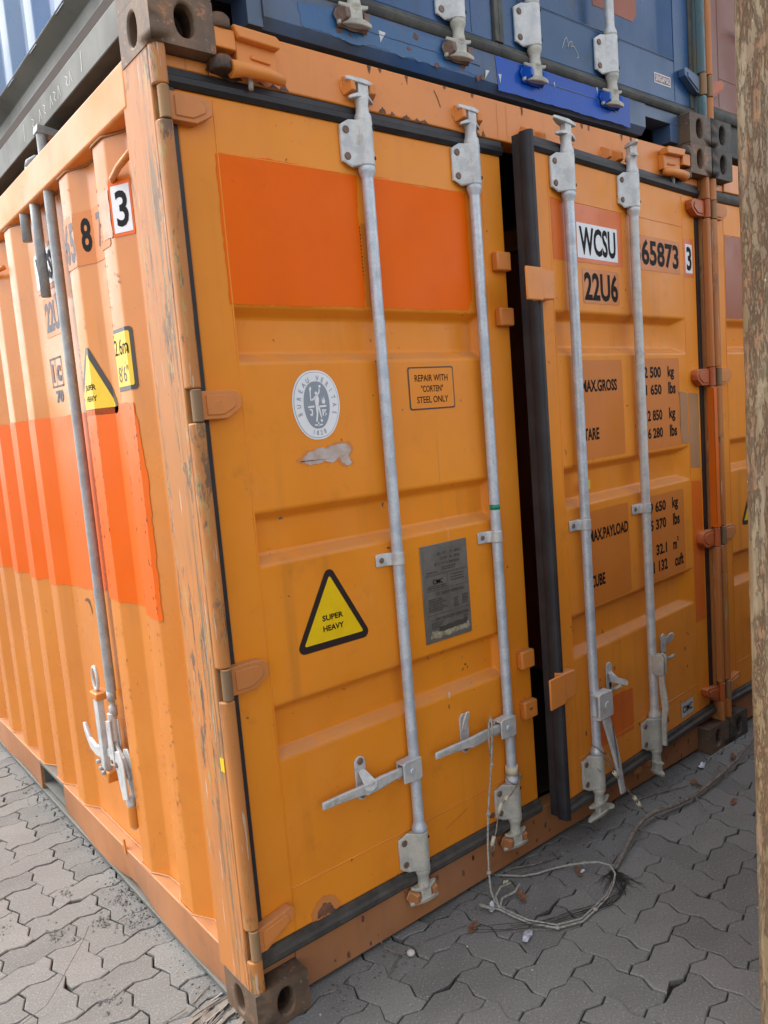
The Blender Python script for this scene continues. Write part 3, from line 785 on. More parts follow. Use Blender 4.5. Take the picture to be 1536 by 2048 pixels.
# ================================================================== MAIN CONTAINER
def main_container():
    root = empty('shipping_container', (0,0,0), 'orange open-top shipping container on the paving with its right door ajar and red-orange patches', 'shipping container')
    put_castings(root, M['cast'], M['cast_worn'])
    post(root, M['post']); post(root, M['post_r'], True)
    # side
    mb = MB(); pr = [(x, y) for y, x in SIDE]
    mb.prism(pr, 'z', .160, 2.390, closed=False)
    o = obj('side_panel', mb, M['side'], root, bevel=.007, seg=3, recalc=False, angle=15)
    mb = MB(); mb.box(.0, .062, .178, LEN-.178, 2.386, 2.500); obj('top_rail', mb, M['hdr'], root, bevel=.008, seg=3)
    mb = MB(mir); mb.box(.0, .062, .178, LEN-.178, 2.386, 2.500); obj('top_rail', mb, M['hdr'], root, bevel=.008, seg=3)
    # bottom rail with two fork pockets
    mb = MB()
    segs = [(.178, 1.636), (1.985, 4.02), (4.37, 5.88)]
    for a, b in segs:
        # face, slightly dented where it was hit near the front
        n = max(2, int((b-a)/.06)); vs = []; fs = []
        for i in range(n+1):
            y = a+(b-a)*i/n
            dx = .006*math.exp(-((y-.86)/.07)**2)+.003*math.sin(y*9)
            dz = .014*math.exp(-((y-.88)/.10)**2)
            vs += [(.050, y, .166), (.004, y, .166), (.003+dx*.5, y, .060), (.006+dx*2, y, .030+dz), (.050, y, .030+dz)]
        for i in range(n):
            for k in range(4): fs.append((i*5+k, i*5+k+1, (i+1)*5+k+1, (i+1)*5+k))
        fs += [(0,1,2,3,4), tuple(n*5+k for k in (4,3,2,1,0))]
        mb.add(vs, fs)
    obj('bottom_rail', mb, M['dirty'], root, bevel=.003, seg=2)
    mb = MB(); mb.box(.004, .05, 1.6365, 1.9845, .150, .1655); mb.box(.002, .06, .18, 5.88, .018, .0295)
    obj('rail_flange', mb, M['grey_rail'], root, bevel=.002)
    for a, b in ((1.6365, 1.9845), (4.0205, 4.3695)):
        mb = MB(); mb.box(.012, 2.2, a, b, .050, .056); mb.box(.016, 2.2, a, a+.005, .057, .149); mb.box(.016, 2.2, b-.005, b, .057, .149)
        obj('fork_pocket', mb, M['grey_rail'], root)
    mb = MB(mir); mb.box(.004, .05, .178, 5.88, .03, .166); obj('bottom_rail', mb, M['dirty'], root)
    # weld beads along both rails
    def bead(z, name):
        rg = random.Random(3); pts = []
        for y, x in SIDE[:34]:
            pts.append((x-.002+rg.uniform(-.001,.001), y+rg.uniform(-.002,.002), z+rg.uniform(-.0015,.0015)))
        P = []
        for a, b in zip(pts, pts[1:]):
            k = max(1, int((Vector(b)-Vector(a)).length/.03))
            for i in range(k):
                p = Vector(a).lerp(Vector(b), i/k); P.append((p.x+rg.uniform(-.0008,.0008), p.y, p.z+rg.uniform(-.0008,.0008)))
        mb = MB(); mb.tube(P, .0035, 6); obj(name, mb, M['dirty'], root)
    bead(.168, 'weld_bead'); bead(2.384, 'weld_bead')
    # shell
    box_shell(root, {'side': M['interior']})
    mb = MB(); mb.box(.064, .066, .21, LEN-.1, .16, 2.5); obj('inner_wall', mb, M['interior'], root)
    # header and sill
    mb = MB(); mb.box(.162, 2.276, .040, .115, 2.443, 2.568); mb.box(.036, .1615, .046, .115, 2.443, 2.472); mb.box(2.2765, W-.036, .046, .115, 2.443, 2.472)
    obj('header', mb, M['hdr'], root, bevel=.004)
    mb = MB(); mb.box(.162, 2.276, .056, .13, .014, .150); mb.box(.036, .1615, .058, .13, .119, .150); mb.box(2.2765, W-.036, .058, .13, .119, .150)
    obj('sill', mb, M['dirty'], root, bevel=.004)
    header_pin(root); header_pin(root, mir)
    # ---------------- left door
    P0 = (0, 0, 0)
    d = door_panel(root, {'paint': M['orange']}, .065, 1.192, .195, 2.400, RECS, .167, 1.058, (.004, .02), seams=(.1655, 1.098))
    g = MB()
    g.prism(gasket_prof(2.398, 2.444), 'x', .034, 1.194)
    obj('gasket', g, M['gasket'], d)
    g = MB(); g.prism(gasket_prof(.146, .197), 'x', .034, 1.194); obj('gasket', g, M['gasket_dusty'], d)
    g = MB(); g.box(.0365, .0645, .046, .075, .150, 2.44); obj('gasket', g, M['gasket'], d)
    hinges(d, M['hinge'], P0, None)
    for z0, z1 in ((2.03,2.09), (1.854,1.912), (.693,.756), (.515,.577)):
        mb = MB(); mb.box(1.121, 1.186, .022, .0495, z0, z1); obj('door_lug', mb, M['lug'], d, bevel=.005, seg=2)
    for xr in (.613, 1.037):
        lock_rod(d, P0, xr, .322, 2.282, M['rod'])
        rod_bracket(d, P0, xr, .200, .322, M['zinc_old']); rod_bracket(d, P0, xr, 2.282, 2.404, M['zinc'])
        cam_end(d, P0, xr, 2.404, True, 6, M['zinc']); cam_end(d, P0, xr, .200, False, -8, M['zinc_old'])
        cam_keeper(root, xr, 2.404, True, M['lug']); cam_keeper(root, xr, .200, False, M['dirty'])
        guide(d, P0, xr, 1.173, M['zinc'])
    handle_closed(d, P0, .613, True, 0); handle_closed(d, P0, 1.037, False, 0)
    mb = MB(); mb.lathe([(.0172,0),(.0172,.017)], (1.037,.025,1.262), 20); obj('tape', mb, M['green'], d)
    mb = MB(); mb.lathe([(.0215,0),(.0220,.030)], (1.037,.025,.352), 20); obj('tape', mb, M['cream_tape'], d)
    # paint patches
    dc = Decal()
    dc.rough([(.1575,1.900),(.586,1.902),(.590,1.94),(.591,2.10),(.588,2.17),(.594,2.262),(.30,2.270),(.1575,2.263)], M['deep'], 1, .0016, .007, 1)
    dc.rough([(.636,1.902),(1.0,1.902),(1.020,1.94),(1.020,2.265),(.80,2.262),(.70,2.269),(.636,2.266)], M['deep'], 1, .0014, .007, 2)
    dc.rough([(.5915,1.905),(.6355,1.905),(.6355,2.135),(.594,2.135)], M['plate_or'], 1, .0008, .007, 3)
    for k in range(14):
        z = 1.99+k*.010; dc.poly([(.588,z),(.5905+.001*(k%3),z+.001),(.590,z+.005),(.588,z+.006)], M['black'], 2)
    dc.rrect(.617,2.055,.626,2.098,.002,M['black'],2)
    dc.front('paint_patch', d)
    # super heavy
    def super_heavy(cx, zt, zb, hw, k=1.0):
        q = Decal()
        T = [(cx, zt+.030*k), (cx-hw-.028*k, zb-.014*k), (cx+hw+.028*k, zb-.014*k)]
        q.rtri(T, .018*k, M['black_g'], 1)
        q.rtri([(cx, zt-.006), (cx-hw+.002, zb+.006), (cx+hw-.002, zb+.006)], .004, M['yellow'], 2)
        return q
    q = super_heavy(.381, 1.170, .974, .104)
    q.text('SUPER', .345, 1.038, .416, 1.0545, M['black'], 3, .03); q.text('HEAVY', .345, 1.008, .416, 1.0245, M['black'], 3, .03)
    q.front('warning_sticker', d)
    # repair sticker
    q = Decal()
    q.rrect(.726,1.602,.914,1.731,.008,M['black_g'],1); q.rrect(.7305,1.6065,.9095,1.7265,.006,M['orange'],2)
    q.text('REPAIR WITH', .752,1.687,.888,1.707, M['black'],3,.01); q.text('"CORTEN"', .775,1.655,.866,1.675, M['black'],3,.01); q.text('STEEL ONLY', .756,1.622,.885,1.642, M['black'],3,.01)
    q.front('repair_sticker', d)
    # oval classification emblem
    q = Decal(); cx, cz = .3935, 1.636
    def oval(a, b, mat, layer, tw=.10):
        pts = []
        for k in range(48):
            an = 2*math.pi*k/48; c_, s_ = math.cos(an), math.sin(an)
            x = a*math.copysign(abs(c_)**.85, c_); z = b*math.copysign(abs(s_)**.92, s_)
            if s_ < 0: x *= 1+tw*s_
            pts.append((cx+x-.003, cz+z))
        q.poly(pts, mat, layer)
    oval(.078,.094,M['white'],1); oval(.0735,.0895,M['grey_ink'],2); oval(.0722,.0882,M['white'],3); oval(.0425,.0640,M['grey_ink'],4)
    for i, ch in enumerate('BUREAU VERITAS'):
        if ch == ' ': continue
        th = R(196-i*(212/13)); q.char(ch, cx-.003+.0585*math.cos(th), cz-.002+.0755*math.sin(th), .0135, th-math.pi/2, M['grey_ink'], 5, .005, .8)
    for i, ch in enumerate('1828'):
        th = R(254+i*11.5); q.char(ch, cx-.003+.062*math.cos(th), cz+.0755*math.sin(th), .0125, th+math.pi/2, M['grey_ink'], 5, .005, .8)
    wp = lambda L: q.poly([(cx-.003+x*.001, cz+z*.001) for x, z in L], M['white'], 6)
    wp([(-5,-2),(4,-4),(8,14),(6,26),(-3,27),(-7,14)])                     # torso
    wp([(4,-3),(1,-26),(-3,-44),(-7,-46),(-8,-42),(-4,-26),(-5,-2)])        # leg
    wp([(2,-4),(6,-22),(9,-34),(13,-36),(11,-22),(7,-2)])                   # leg
    wp([(4,24),(12,34),(13,44),(10,45),(8,36),(1,26)])                     # raised arm
    wp([(-4,26),(-12,18),(-18,16),(-19,12),(-11,13),(-3,19)])              # other arm
    wp([(math.cos(k*.785)*4.6-.5, 32+math.sin(k*.785)*4.8) for k in range(8)])  # head
    wp([(math.cos(k*.785)*4+13, 50+math.sin(k*.785)*4) for k in range(8)])
    wp([(-21,12),(-18,12),(-17,38),(-14,46),(-18,52),(-22,44),(-21,36)])    # torch
    wp([(-30,-2),(-9,-1),(-9,-6),(-30,-7)]); wp([(8,-2),(30,-1),(30,-6),(8,-7)])
    wp([(-28,-12),(-20,-14),(-19,-22),(-27,-24),(-20,-30),(-16,-26),(-15,-12),(-22,-9)])
    wp([(15,-12),(20,-12),(20,-30),(15,-30)]); wp([(22,-12),(30,-14),(24,-20),(30,-26),(22,-34),(26,-26),(21,-19)])
    wp([(16,8),(18,22),(21,10),(24,24),(28,8),(24,2),(18,3)])
    wp([(-14,-52),(14,-52),(12,-56),(-12,-56)]); wp([(-2,-46),(2,-46),(2,-58),(-2,-58)]); wp([(6,-40),(12,-38),(16,-44),(10,-48)])
    q.front('classification_sticker', d)
    # approval plate
    mb = MB(); mb.box(.719, .918, .0465, .0495, .878, 1.186); obj('approval_plate', mb, M['plate'], d, bevel=.0008, seg=1)
    q = Decal(); ink = M['plate_ink']; rg = random.Random(4)
    T = lambda st, u0, v0, u1, v1: q.text(st, u0, v0, u1, v1, ink, 1, .01)
    T('ID  O    P. SPO', .787,1.150,.888,1.1585); T('CUST  AL  SEAL', .799,1.134,.886,1.1425); T('/B C  017/2 BV/2008', .772,1.1185,.880,1.1265)
    for v in (1.0925,1.0885,1.0415,.965): q.poly([(.733,v),(.914,v+.001),(.914,v+.002),(.733,v+.001)], ink, 1)
    q.poly([(.8245,1.0435),(.8255,1.0435),(.8255,1.0885),(.8245,1.0885)], ink, 1)
    T('CIMC', .762,1.0615,.803,1.0765); T('CIMC', .7625,1.0612,.8035,1.0762)
    T('CSC SAFETY APPROVAL', .770,1.024,.893,1.0345); T('ONE DOOR-OFF OPERATION', .762,.945,.906,.955)
    def scrib(u0, u1, v, h):
        u = u0
        while u < u1:
            wd = rg.uniform(.0012,.0042); q.poly([(u,v),(u+wd,v),(u+wd,v+h*rg.uniform(.7,1)),(u,v+h)], ink, 1); u += wd+rg.uniform(.0008,.0028)
    for v in (1.108,1.101): scrib(.803,.860,v,.0040)
    scrib(.738,.780,1.098,.004)
    for v in (1.0535,1.0475): scrib(.738,.818,v,.0033)
    for v in (1.079,1.070,1.061): scrib(.838,.895,v,.0040)
    for i in range(7): scrib(.738,.738+.055+.01*(i%3),1.013-i*.0062,.0044)
    for i in range(5): scrib(.845,.862,1.000-i*.0065,.0046); scrib(.882,.905,1.005-i*.0065,.0046)
    for i in range(3): scrib(.745,.800-.01*i,.937-i*.007,.0038); scrib(.885,.900,.935-i*.008,.005)
    q.rough([(.735,.893),(.76,.888),(.905,.897),(.905,.917),(.83,.912),(.745,.915)], M['plate_scr'], 1, .003, .006, 5)
    q.rough([(.770,.908),(.895,.911),(.900,.928),(.775,.925)], M['plate_ink'], 2, .002, .006, 6)
    q.front('plate_engraving', d, .0465)
    # scrapes and rust marks
    q = Decal()
    q.rough([(.318,1.487),(.350,1.512),(.388,1.522),(.408,1.514),(.432,1.526),(.486,1.524),(.495,1.505),(.482,1.488),(.492,1.470),(.478,1.462),(.462,1.470),(.452,1.486),(.425,1.476),(.40,1.484),(.372,1.476),(.342,1.480)], M['bare'], 2, .003, .005, 7)
    q.rough([(.306,1.488),(.345,1.516),(.41,1.520),(.44,1.531),(.492,1.529),(.502,1.503),(.488,1.488),(.50,1.466),(.472,1.456),(.44,1.476),(.40,1.478),(.345,1.472)], M['hinge'], 1, .003, .005, 8)
    for (u, v, a, b) in ((.243,1.345,.008,.004),(.592,1.335,.003,.008),(.60,1.205,.007,.003),(.72,.837,.003,.006),(1.06,.235,.016,.010),(.96,.224,.02,.008),(.795,.658,.003,.007),(.37,.322,.003,.006)):
        q.rough([(u+a*math.cos(k*.7), v+b*math.sin(k*.7)) for k in range(9)], M['rustspot'], 1, b*.35, .003, int(u*99))
    q.rough([(.215,.198),(.222,.225),(.238,.246),(.262,.256),(.288,.250),(.310,.228),(.322,.199)], M['hinge'], 1, .0035, .004, 91)
    q.rough([(.235,.1975),(.245,.222),(.265,.236),(.286,.226),(.300,.1985)], M['rustspot'], 2, .003, .004, 92)
    q.text('8', .795,.685,.803,.705, M['white'], 1, .0)
    q.poly([(.742,.262),(.838,.293),(.84,.295),(.744,.2635)], M['rustspot'], 1)
    q.front('scrape_mark', d)
    q = Decal()
    rg = random.Random(12)
    for x in [.20,.24,.30,.34,.37,.70,.735,.79,.83,.86,1.08,1.11,1.50,1.53,1.56,1.59,1.93]:
        hh = rg.uniform(.008,.028); ww = rg.uniform(.008,.02)
        q.rough([(x-ww,2.4445),(x+ww,2.4445),(x+ww*.4,2.444+hh*.6),(x,2.444+hh),(x-ww*.5,2.444+hh*.5)], M['rustspot'], 1, .002, .004, int(x*77))
    for x in (.66,.70,.80,.95,1.07,1.30,1.62,1.66,1.86,1.92):
        hh = rg.uniform(.008,.03)
        q.rough([(x-.006,2.566),(x+.007,2.566),(x+.003,2.566-hh),(x,2.566-hh)], M['rustspot'], 1, .0015, .004, int(x*57))
    q.poly([(.905,2.545),(.918,2.525),(.928,2.500),(.931,2.502),(.921,2.527),(.908,2.546)], M['rustspot'], 1)
    for x in (1.178, 1.222): q.poly([(x,2.45),(x+.0015,2.45),(x+.0015,2.56),(x,2.56)], M['hinge'], 1)
    q.front('rust_stain', root, .040)
    # ---------------- right door, swung out by 4.5 degrees on its hinges
    PV = (2.40, .02, 0)
    d = door_panel(root, {'paint': M['orange']}, 1.231, 2.372, .195, 2.400, RECS, 1.322, 2.257, (.004, .080), seams=(1.320, 2.259), pivot=PV)
    d['label'] = 'right door standing slightly ajar'
    d.rotation_euler.z = R(4.5)
    g = MB(); g.prism(gasket_prof(2.398, 2.444), 'x', 1.21, 2.398); obj('gasket', g, M['gasket'], d, PV)
    g = MB(); g.prism(gasket_prof(.146, .197), 'x', 1.21, 2.398); obj('gasket', g, M['gasket_dusty'], d, PV)
    g = MB()
    g.prism([(1.2305,.105),(1.2305,.046),(1.229,.034),(1.224,.028),(1.2215,.032),(1.219,.026),(1.212,.028),(1.2095,.033),(1.207,.030),(1.203,.040),(1.201,.062),(1.204,.070),(1.212,.075),(1.212,.105)], 'z', .142, 2.452)
    obj('gasket', g, M['gasket'], d, PV, bevel=.002)
    g = MB(); g.box(2.3725, 2.400, .047, .075, .150, 2.44); obj('gasket', g, M['gasket'], d, PV)
    hinges(d, M['hinge'], PV, mir, mats2=[M['hinge_red'], M['hinge_red'], M['hinge_red'], M['hinge_red']])
    for z0, z1 in ((1.918, 2.022), (.576, .682)):
        mb = MB(); mb.prism([(1.118,z0),(1.205,z0),(1.205,z1),(1.118,z1)], 'y', .008, .016)
        mb.prism([(1.200,z0+.004),(1.276,z0+.008),(1.276,z1-.006),(1.200,z1-.003)], 'y', .014, .0495)
        obj('door_overlap_plate', mb, M['lug'], d, PV, bevel=.005, seg=2)
    for xr, rt, rb in ((1.401, 4, 0), (1.825, 62, 70)):
        lock_rod(d, PV, xr, .322, 2.282, M['rod'] if xr < 1.5 else M['zinc'])
        rod_bracket(d, PV, xr, .195, .322, M['zinc_old']); rod_bracket(d, PV, xr, 2.282, 2.404, M['zinc'])
        cam_end(d, PV, xr, 2.404, True, rt, M['zinc'], op=xr < 1.5); cam_end(d, PV, xr, .195, False, rb, M['zinc_old'], eye=xr < 1.5, op=xr < 1.5)
        guide(d, PV, xr, 1.163, M['zinc'])
    for xr in (1.401, 1.825):
        cam_keeper(root, xr-.045 if xr > 1.5 else xr-.06, 2.39, True, M['lug']); cam_keeper(root, xr-.02, .200, False, M['dirty'])
    # hanging handles
    mb = MB()
    mb.prism([(1.366,.470),(1.366,.556),(1.380,.562),(1.454,.556),(1.457,.462),(1.378,.462)], 'y', -.018, -.009)
    mb.prism([(1.366,.548),(1.454,.548),(1.452,.556),(1.366,.558)], 'y', -.0185, .020); mb.prism([(1.366,.464),(1.454,.464),(1.452,.470),(1.366,.470)], 'y', -.0185, .018)
    obj('handle_hub', mb, M['zinc'], d, PV, bevel=.003, seg=2)
    b = MB(); b.disc((1.414,.510), .014, -.0215, -.0175, 14); obj('bolt', b, M['zinc'], d, PV, bevel=.002)
    def bar(P, mat, name='door_handle'):
        h = MB(); vs = []
        for x, y, z, hx, ty in P: vs += [(x-hx,y-ty,z),(x+hx,y-ty,z),(x+hx,y+ty,z),(x-hx,y+ty,z)]
        n = len(P)
        h.add(vs, [(i*4+j, i*4+(j+1)%4, (i+1)*4+(j+1)%4, (i+1)*4+j) for i in range(n-1) for j in range(4)] + [(3,2,1,0), tuple(4*(n-1)+k for k in range(4))])
        obj(name, h, mat, d, PV, bevel=.003, seg=2)
    bar([(1.416,-.006,.475,.022,.005),(1.424,-.008,.44,.0225,.005),(1.443,-.013,.37,.020,.006),(1.461,-.017,.295,.0165,.006),(1.473,-.019,.235,.0155,.005),(1.487,-.021,.152,.015,.005)], M['zinc'])
    q = Decal(); q.poly([(1.430,.43),(1.438,.43),(1.457,.34),(1.466,.26),(1.462,.25),(1.448,.33)], M['plate'], 1); q.front('embossed_groove', d, -.0225, PV)
    q = Decal()
    for i, ch in enumerate('SAE JIN SAEJIN'):
        if ch != ' ': q.char(ch, 1.476+.0012*i, .256-.0074*i, .010, R(-80), M['bolt'], 1, 0, .7)
    q.front('embossed_lettering', d, -.0262, PV)
    mb = MB()
    mb.prism([(-.030,.508),(-.005,.500),(.020,.510),(.020,.582),(-.024,.590),(-.032,.575)], 'x', 1.828, 1.834)
    mb.prism([(-.030,.508),(-.005,.500),(.020,.510),(.020,.582),(-.024,.590),(-.032,.575)], 'x', 1.806, 1.811)
    obj('handle_hub', mb, M['zinc_old'], d, PV, bevel=.003)
    b = MB(); b.tube([(1.800,-.015,.548),(1.840,-.015,.548)], .008, 10); obj('bolt', b, M['zinc'], d, PV)
    mb = MB(); vs = []
    P = [(.53,-.014,.010),(.47,-.015,.011),(.41,-.022,.014),(.37,-.026,.013),(.335,-.020,.011),(.28,-.017,.010),(.215,-.017,.009)]
    for z, y, hy in P: vs += [(1.814,y-hy,z),(1.826,y-hy,z),(1.826,y+hy,z),(1.814,y+hy,z)]
    mb.add(vs, [(i*4+j, i*4+(j+1)%4, (i+1)*4+(j+1)%4, (i+1)*4+j) for i in range(len(P)-1) for j in range(4)] + [(3,2,1,0), tuple(4*(len(P)-1)+k for k in range(4))])
    obj('door_handle', mb, M['zinc_old'], d, PV, bevel=.003)
    catch(d, PV, 1.540, .556, 'out'); catch(d, PV, 1.957, .560, 'tip')
    # print on the right door
    q = Decal()
    q.rough([(1.330,2.066),(1.776,2.070),(1.779,2.262),(1.330,2.262)], M['red_patch'], 1, .0008, .01, 21)
    q.rrect(1.475,2.083,1.740,2.201,.001,M['white'],2)
    q.text('WCSU', 1.490,2.094,1.727,2.190, M['black'],3,.03); q.front('owner_code', d, .05, PV)
    q = Decal(); q.rrect(1.499,1.929,1.741,2.049,.012,M['plate_or'],1); q.text('22U6', 1.508,1.939,1.731,2.038, M['black'],2,.03); q.front('type_code', d, .05, PV)
    q = Decal(); q.rrect(1.846,2.072,2.228,2.201,.010,M['plate_or'],1); q.text('365873', 1.858,2.090,2.217,2.188, M['black'],2,.03); q.front('serial_number', d, .05, PV)
    q = Decal(); q.rough([(2.262,2.066),(2.350,2.068),(2.350,2.224),(2.262,2.222)], M['red_patch'], 1, .001, .01, 22); q.rrect(2.277,2.083,2.338,2.200,.001,M['white'],2)
    q.text('3', 2.286,2.093,2.330,2.190, M['black'],3,.03); q.front('check_digit', d, .05, PV)
    def label_plate(u0, v0, u1, v1, items, nm='weight_sticker'):
        q = Decal(); q.rrect(u0,v0,u1,v1,.010,M['plate_or'],1)
        for it in items: q.text(it[0], it[1], it[2], it[3], it[4], M['black'], 2, .035)
        q.front(nm, d, .05, PV)
    label_plate(1.425,1.383,1.736,1.732, [('MAX.GROSS',1.458,1.620,1.694,1.663), ('TARE',1.459,1.450,1.558,1.493)])
    label_plate(1.850,1.379,2.186,1.735, [('32 500',1.868,1.659,2.032,1.703), ('kg',2.087,1.648,2.141,1.704), ('71 650',1.868,1.592,2.032,1.634), ('lbs',2.088,1.592,2.150,1.640),
        ('2 850',1.912,1.491,2.030,1.534), ('kg',2.087,1.480,2.140,1.538), ('6 280',1.910,1.422,2.030,1.464), ('lbs',2.088,1.420,2.150,1.468)])
    label_plate(1.425,.853,1.736,1.197, [('MAX.PAYLOAD',1.458,1.085,1.729,1.129), ('CUBE',1.457,.918,1.551,.963)])
    label_plate(1.850,.853,2.186,1.196, [('29 650',1.868,1.126,2.030,1.170), ('kg',2.084,1.114,2.134,1.172), ('65 370',1.868,1.056,2.028,1.100), ('lbs',2.086,1.054,2.144,1.104),
        ('32.1',1.938,.953,2.026,.997), ('m',2.080,.953,2.112,.985), ('3',2.115,.985,2.128,1.004), ('1 132',1.911,.884,2.026,.930), ('cuft',2.090,.880,2.166,.930)])
    q = Decal(); q.rrect(2.094,.216,2.210,.286,.002,M['beige_patch'],1); q.rrect(2.096,.218,2.208,.284,.002,M['zinc'],2); q.text('CIMC', 2.108,.236,2.196,.266, M['black'],3,.03); q.front('maker_sticker', d, .05, PV)
    q = Decal(); q.rrect(1.448,1.279,1.482,1.311,.001,M['yellow_tag'],1); q.front('yellow_tag', d, .05, PV)
    q = Decal()
    q.rough([(2.262,.598),(2.354,.598),(2.352,1.214),(2.262,1.220)], M['red_patch'], 1, .0016, .01, 23)
    q.rough([(1.46,.318),(1.706,.306),(1.710,.474),(1.56,.484),(1.46,.482)], M['red_patch'], 1, .0016, .01, 24)
    q.rough([(2.262,1.275),(2.353,1.268),(2.352,1.585),(2.262,1.590)], M['beige_patch'], 1, .002, .01, 25)
    q.rough([(2.190,1.382),(2.254,1.380),(2.254,1.590),(2.172,1.598),(2.182,1.55),(2.178,1.45)], M['beige_patch'], 1, .002, .01, 26)
    q.poly([(2.3535,1.268),(2.356,1.268),(2.355,1.575),(2.3525,1.575)], M['yellow'], 2)
    q.front('paint_patch', d, .05, PV)
    q = Decal(); rg = random.Random(5)
    for k in range(16):
        u, v = rg.uniform(1.35,2.2), rg.uniform(.21,.62); a = rg.uniform(.002,.006)
        q.rough([(u+a*math.cos(j*.9), v+a*1.6*math.sin(j*.9)) for j in range(7)], M['rustspot'], 1, a*.3, .003, k)
    q.rough([(1.86,.245),(1.895,.25),(1.89,.28),(1.865,.275)], M['rustspot'], 1, .003, .004, 33); q.rough([(1.955,.235),(1.985,.24),(1.98,.27),(1.96,.262)], M['rustspot'], 1, .003, .004, 34)
    q.front('rust_mark', d, .05, PV)
    q = Decal(); rg = random.Random(15)
    for k in range(34):
        u, v = rg.uniform(.25,2.2), rg.uniform(.03,.13); a = rg.uniform(.002,.007)
        q.rough([(u+a*math.cos(j*.9), v+a*1.8*math.sin(j*.9)) for j in range(7)], M['rustspot'], 1, a*.3, .003, k)
    q.front('rust_mark', root, .056)
    # red repaint on the right post
    mb = MB(mir); mb.box(.0355, .0368, .006, .034, 1.00, 1.605); mb.box(.012,.0362,.0018,.0038,1.00,1.605); obj('post_repaint', mb, M['red_patch'], root)
    # ---------------- side print and hardware
    q = Decal()
    q.rough([(.366,1.066),(.47,1.072),(.69,1.078),(.86,1.088),(1.1,1.066),(1.5,1.052),(2.0,1.048),(2.6,1.045),(3.4,1.05),(3.4,1.692),(2.4,1.690),(1.5,1.690),(.95,1.682),(.55,1.688),(.378,1.686),(.372,1.640),(.362,1.50),(.364,1.25)], M['deep_side'], 1, .0022, .010, 31)
    q.side('paint_patch', root, side_x, SB)
    def sdigit(st, yl, yr, z0, z1, mat, q, layer=2, bold=.045):     # yl: edge nearer the far end (left as seen)
        vs, fs, _ = text_geo(st, bold)
        q.geo([(yl+(yr-yl)*x, z0+(z1-z0)*y) for x, y in vs], fs, mat, layer)
    q = Decal(); q.rrect(.975,2.135,1.232,2.252,.001,M['white'],2); q.rrect(.960,2.118,1.245,2.268,.004,M['pink'],1); sdigit('WCSU',1.218,.990,2.146,2.241,M['black'],q,3); q.side('owner_code', root, side_x, SB)
    q = Decal(); q.rrect(.975,1.962,1.196,2.096,.010,M['plate_or'],1); sdigit('22U6',1.184,.985,1.978,2.083,M['blueink'],q); q.side('type_code', root, side_x, SB)
    q = Decal(); q.rrect(.405,2.110,.86,2.262,.010,M['plate_or'],1)
    for ch, a, b in (('3',.815,.780),('6',.772,.738),('5',.729,.690)): sdigit(ch,a,b,2.125,2.240,M['blueink'],q)
    sdigit('8',.664,.628,2.145,2.243,M['black'],q,2,.03); sdigit('7',.590,.551,2.145,2.243,M['blueink'],q,2,.02)
    q.rough([(.382,2.128),(.449,2.130),(.449,2.252),(.384,2.254)], M['pink'], 3, .002, .006, 41)
    q.rough([(.688,2.115),(.700,2.115),(.700,2.262),(.688,2.262)], M['pink'], 1.5, .002, .006, 42)
    q.side('serial_number', root, side_x, SB)
    q = Decal(); q.rrect(.312,2.124,.380,2.266,.004,M['deep_side'],1); q.rrect(.317,2.133,.373,2.254,.001,M['white'],2); sdigit('3',.362,.325,2.147,2.240,M['black'],q,3,.02); q.side('check_digit', root, side_x, SB)
    q = Decal()
    for a, b, c_, e in ((1.203,1.885,1.078,1.891),(1.203,1.788,1.078,1.794),(1.203,1.788,1.197,1.891),(1.084,1.788,1.078,1.891),(1.152,1.79,1.148,1.89)): q.poly([(a,b),(c_,b),(c_,e),(a,e)], M['blueink'], 1)
    sdigit('i',1.185,1.172,1.806,1.872,M['blueink'],q,1); sdigit('c',1.138,1.096,1.806,1.862,M['blueink'],q,1); sdigit('70',1.178,1.098,1.733,1.777,M['blueink'],q,1); q.side('line_code', root, side_x, SB)
    q = super_heavy(.700, 1.862, 1.680, .096)
    sdigit('SUPER',.745,.676,1.743,1.760,M['black'],q,3,.015); sdigit('HEAVY',.745,.676,1.709,1.726,M['black'],q,3,.015)
    q.side('warning_sticker', root, side_x, SB)
    q = Decal(); q.rrect(.356,1.720,.510,1.890,.012,M['black_g'],1); q.rrect(.3665,1.732,.500,1.879,.006,M['yellow'],2)
    sdigit('2.6m',.466,.373,1.818,1.862,M['black'],q,3,.0); sdigit("8'6\"",.455,.382,1.744,1.788,M['blueink'],q,3,.0); q.side('height_sticker', root, side_x, SB)
    q = Decal(); rg = random.Random(8)      # chipped paint along the crests
    for y0 in (.382,.463,.692,.768,.40,.745):
        for k in range(46):
            z = rg.uniform(.35,2.33); a = rg.uniform(.0008,.0022); h_ = rg.uniform(.004,.014)
            q.poly([(y0+rg.uniform(-.006,.006),z),(y0+a,z+h_*.2),(y0+a*.6,z+h_),(y0-a,z+h_*.8)], M['rustspot'], 2)
    for k in range(50):
        y, z = rg.uniform(.2,2.6), rg.uniform(.25,2.3); a = rg.uniform(.001,.003)
        q.poly([(y,z),(y+a,z+a),(y+a*.5,z+a*4),(y-a*.5,z+a*3)], M['rustspot'], 2)
    q.side('paint_chip', root, side_x, SB)
    mb = MB(); mb.tube([(.022,.366,2.268),(.014,.355,2.272),(.012,.30,2.285),(.016,.205,2.300)], .009, 10); obj('cable_loop', mb, M['side'], root)
    for ya, yb in ((.056,.0475),(.046,.0365)):
        mb = MB(); mb.box(.0002, .0016, yb, ya, .722, .758); obj('reflector_tag', mb, M['yellow'], root)
    mb = MB(); mb.tube([(.014,1.50,2.270),(-.004,1.51,2.262),(-.006,1.56,2.258),(.0,1.66,2.262)], .009, 10); obj('cable_loop', mb, M['side'], root)
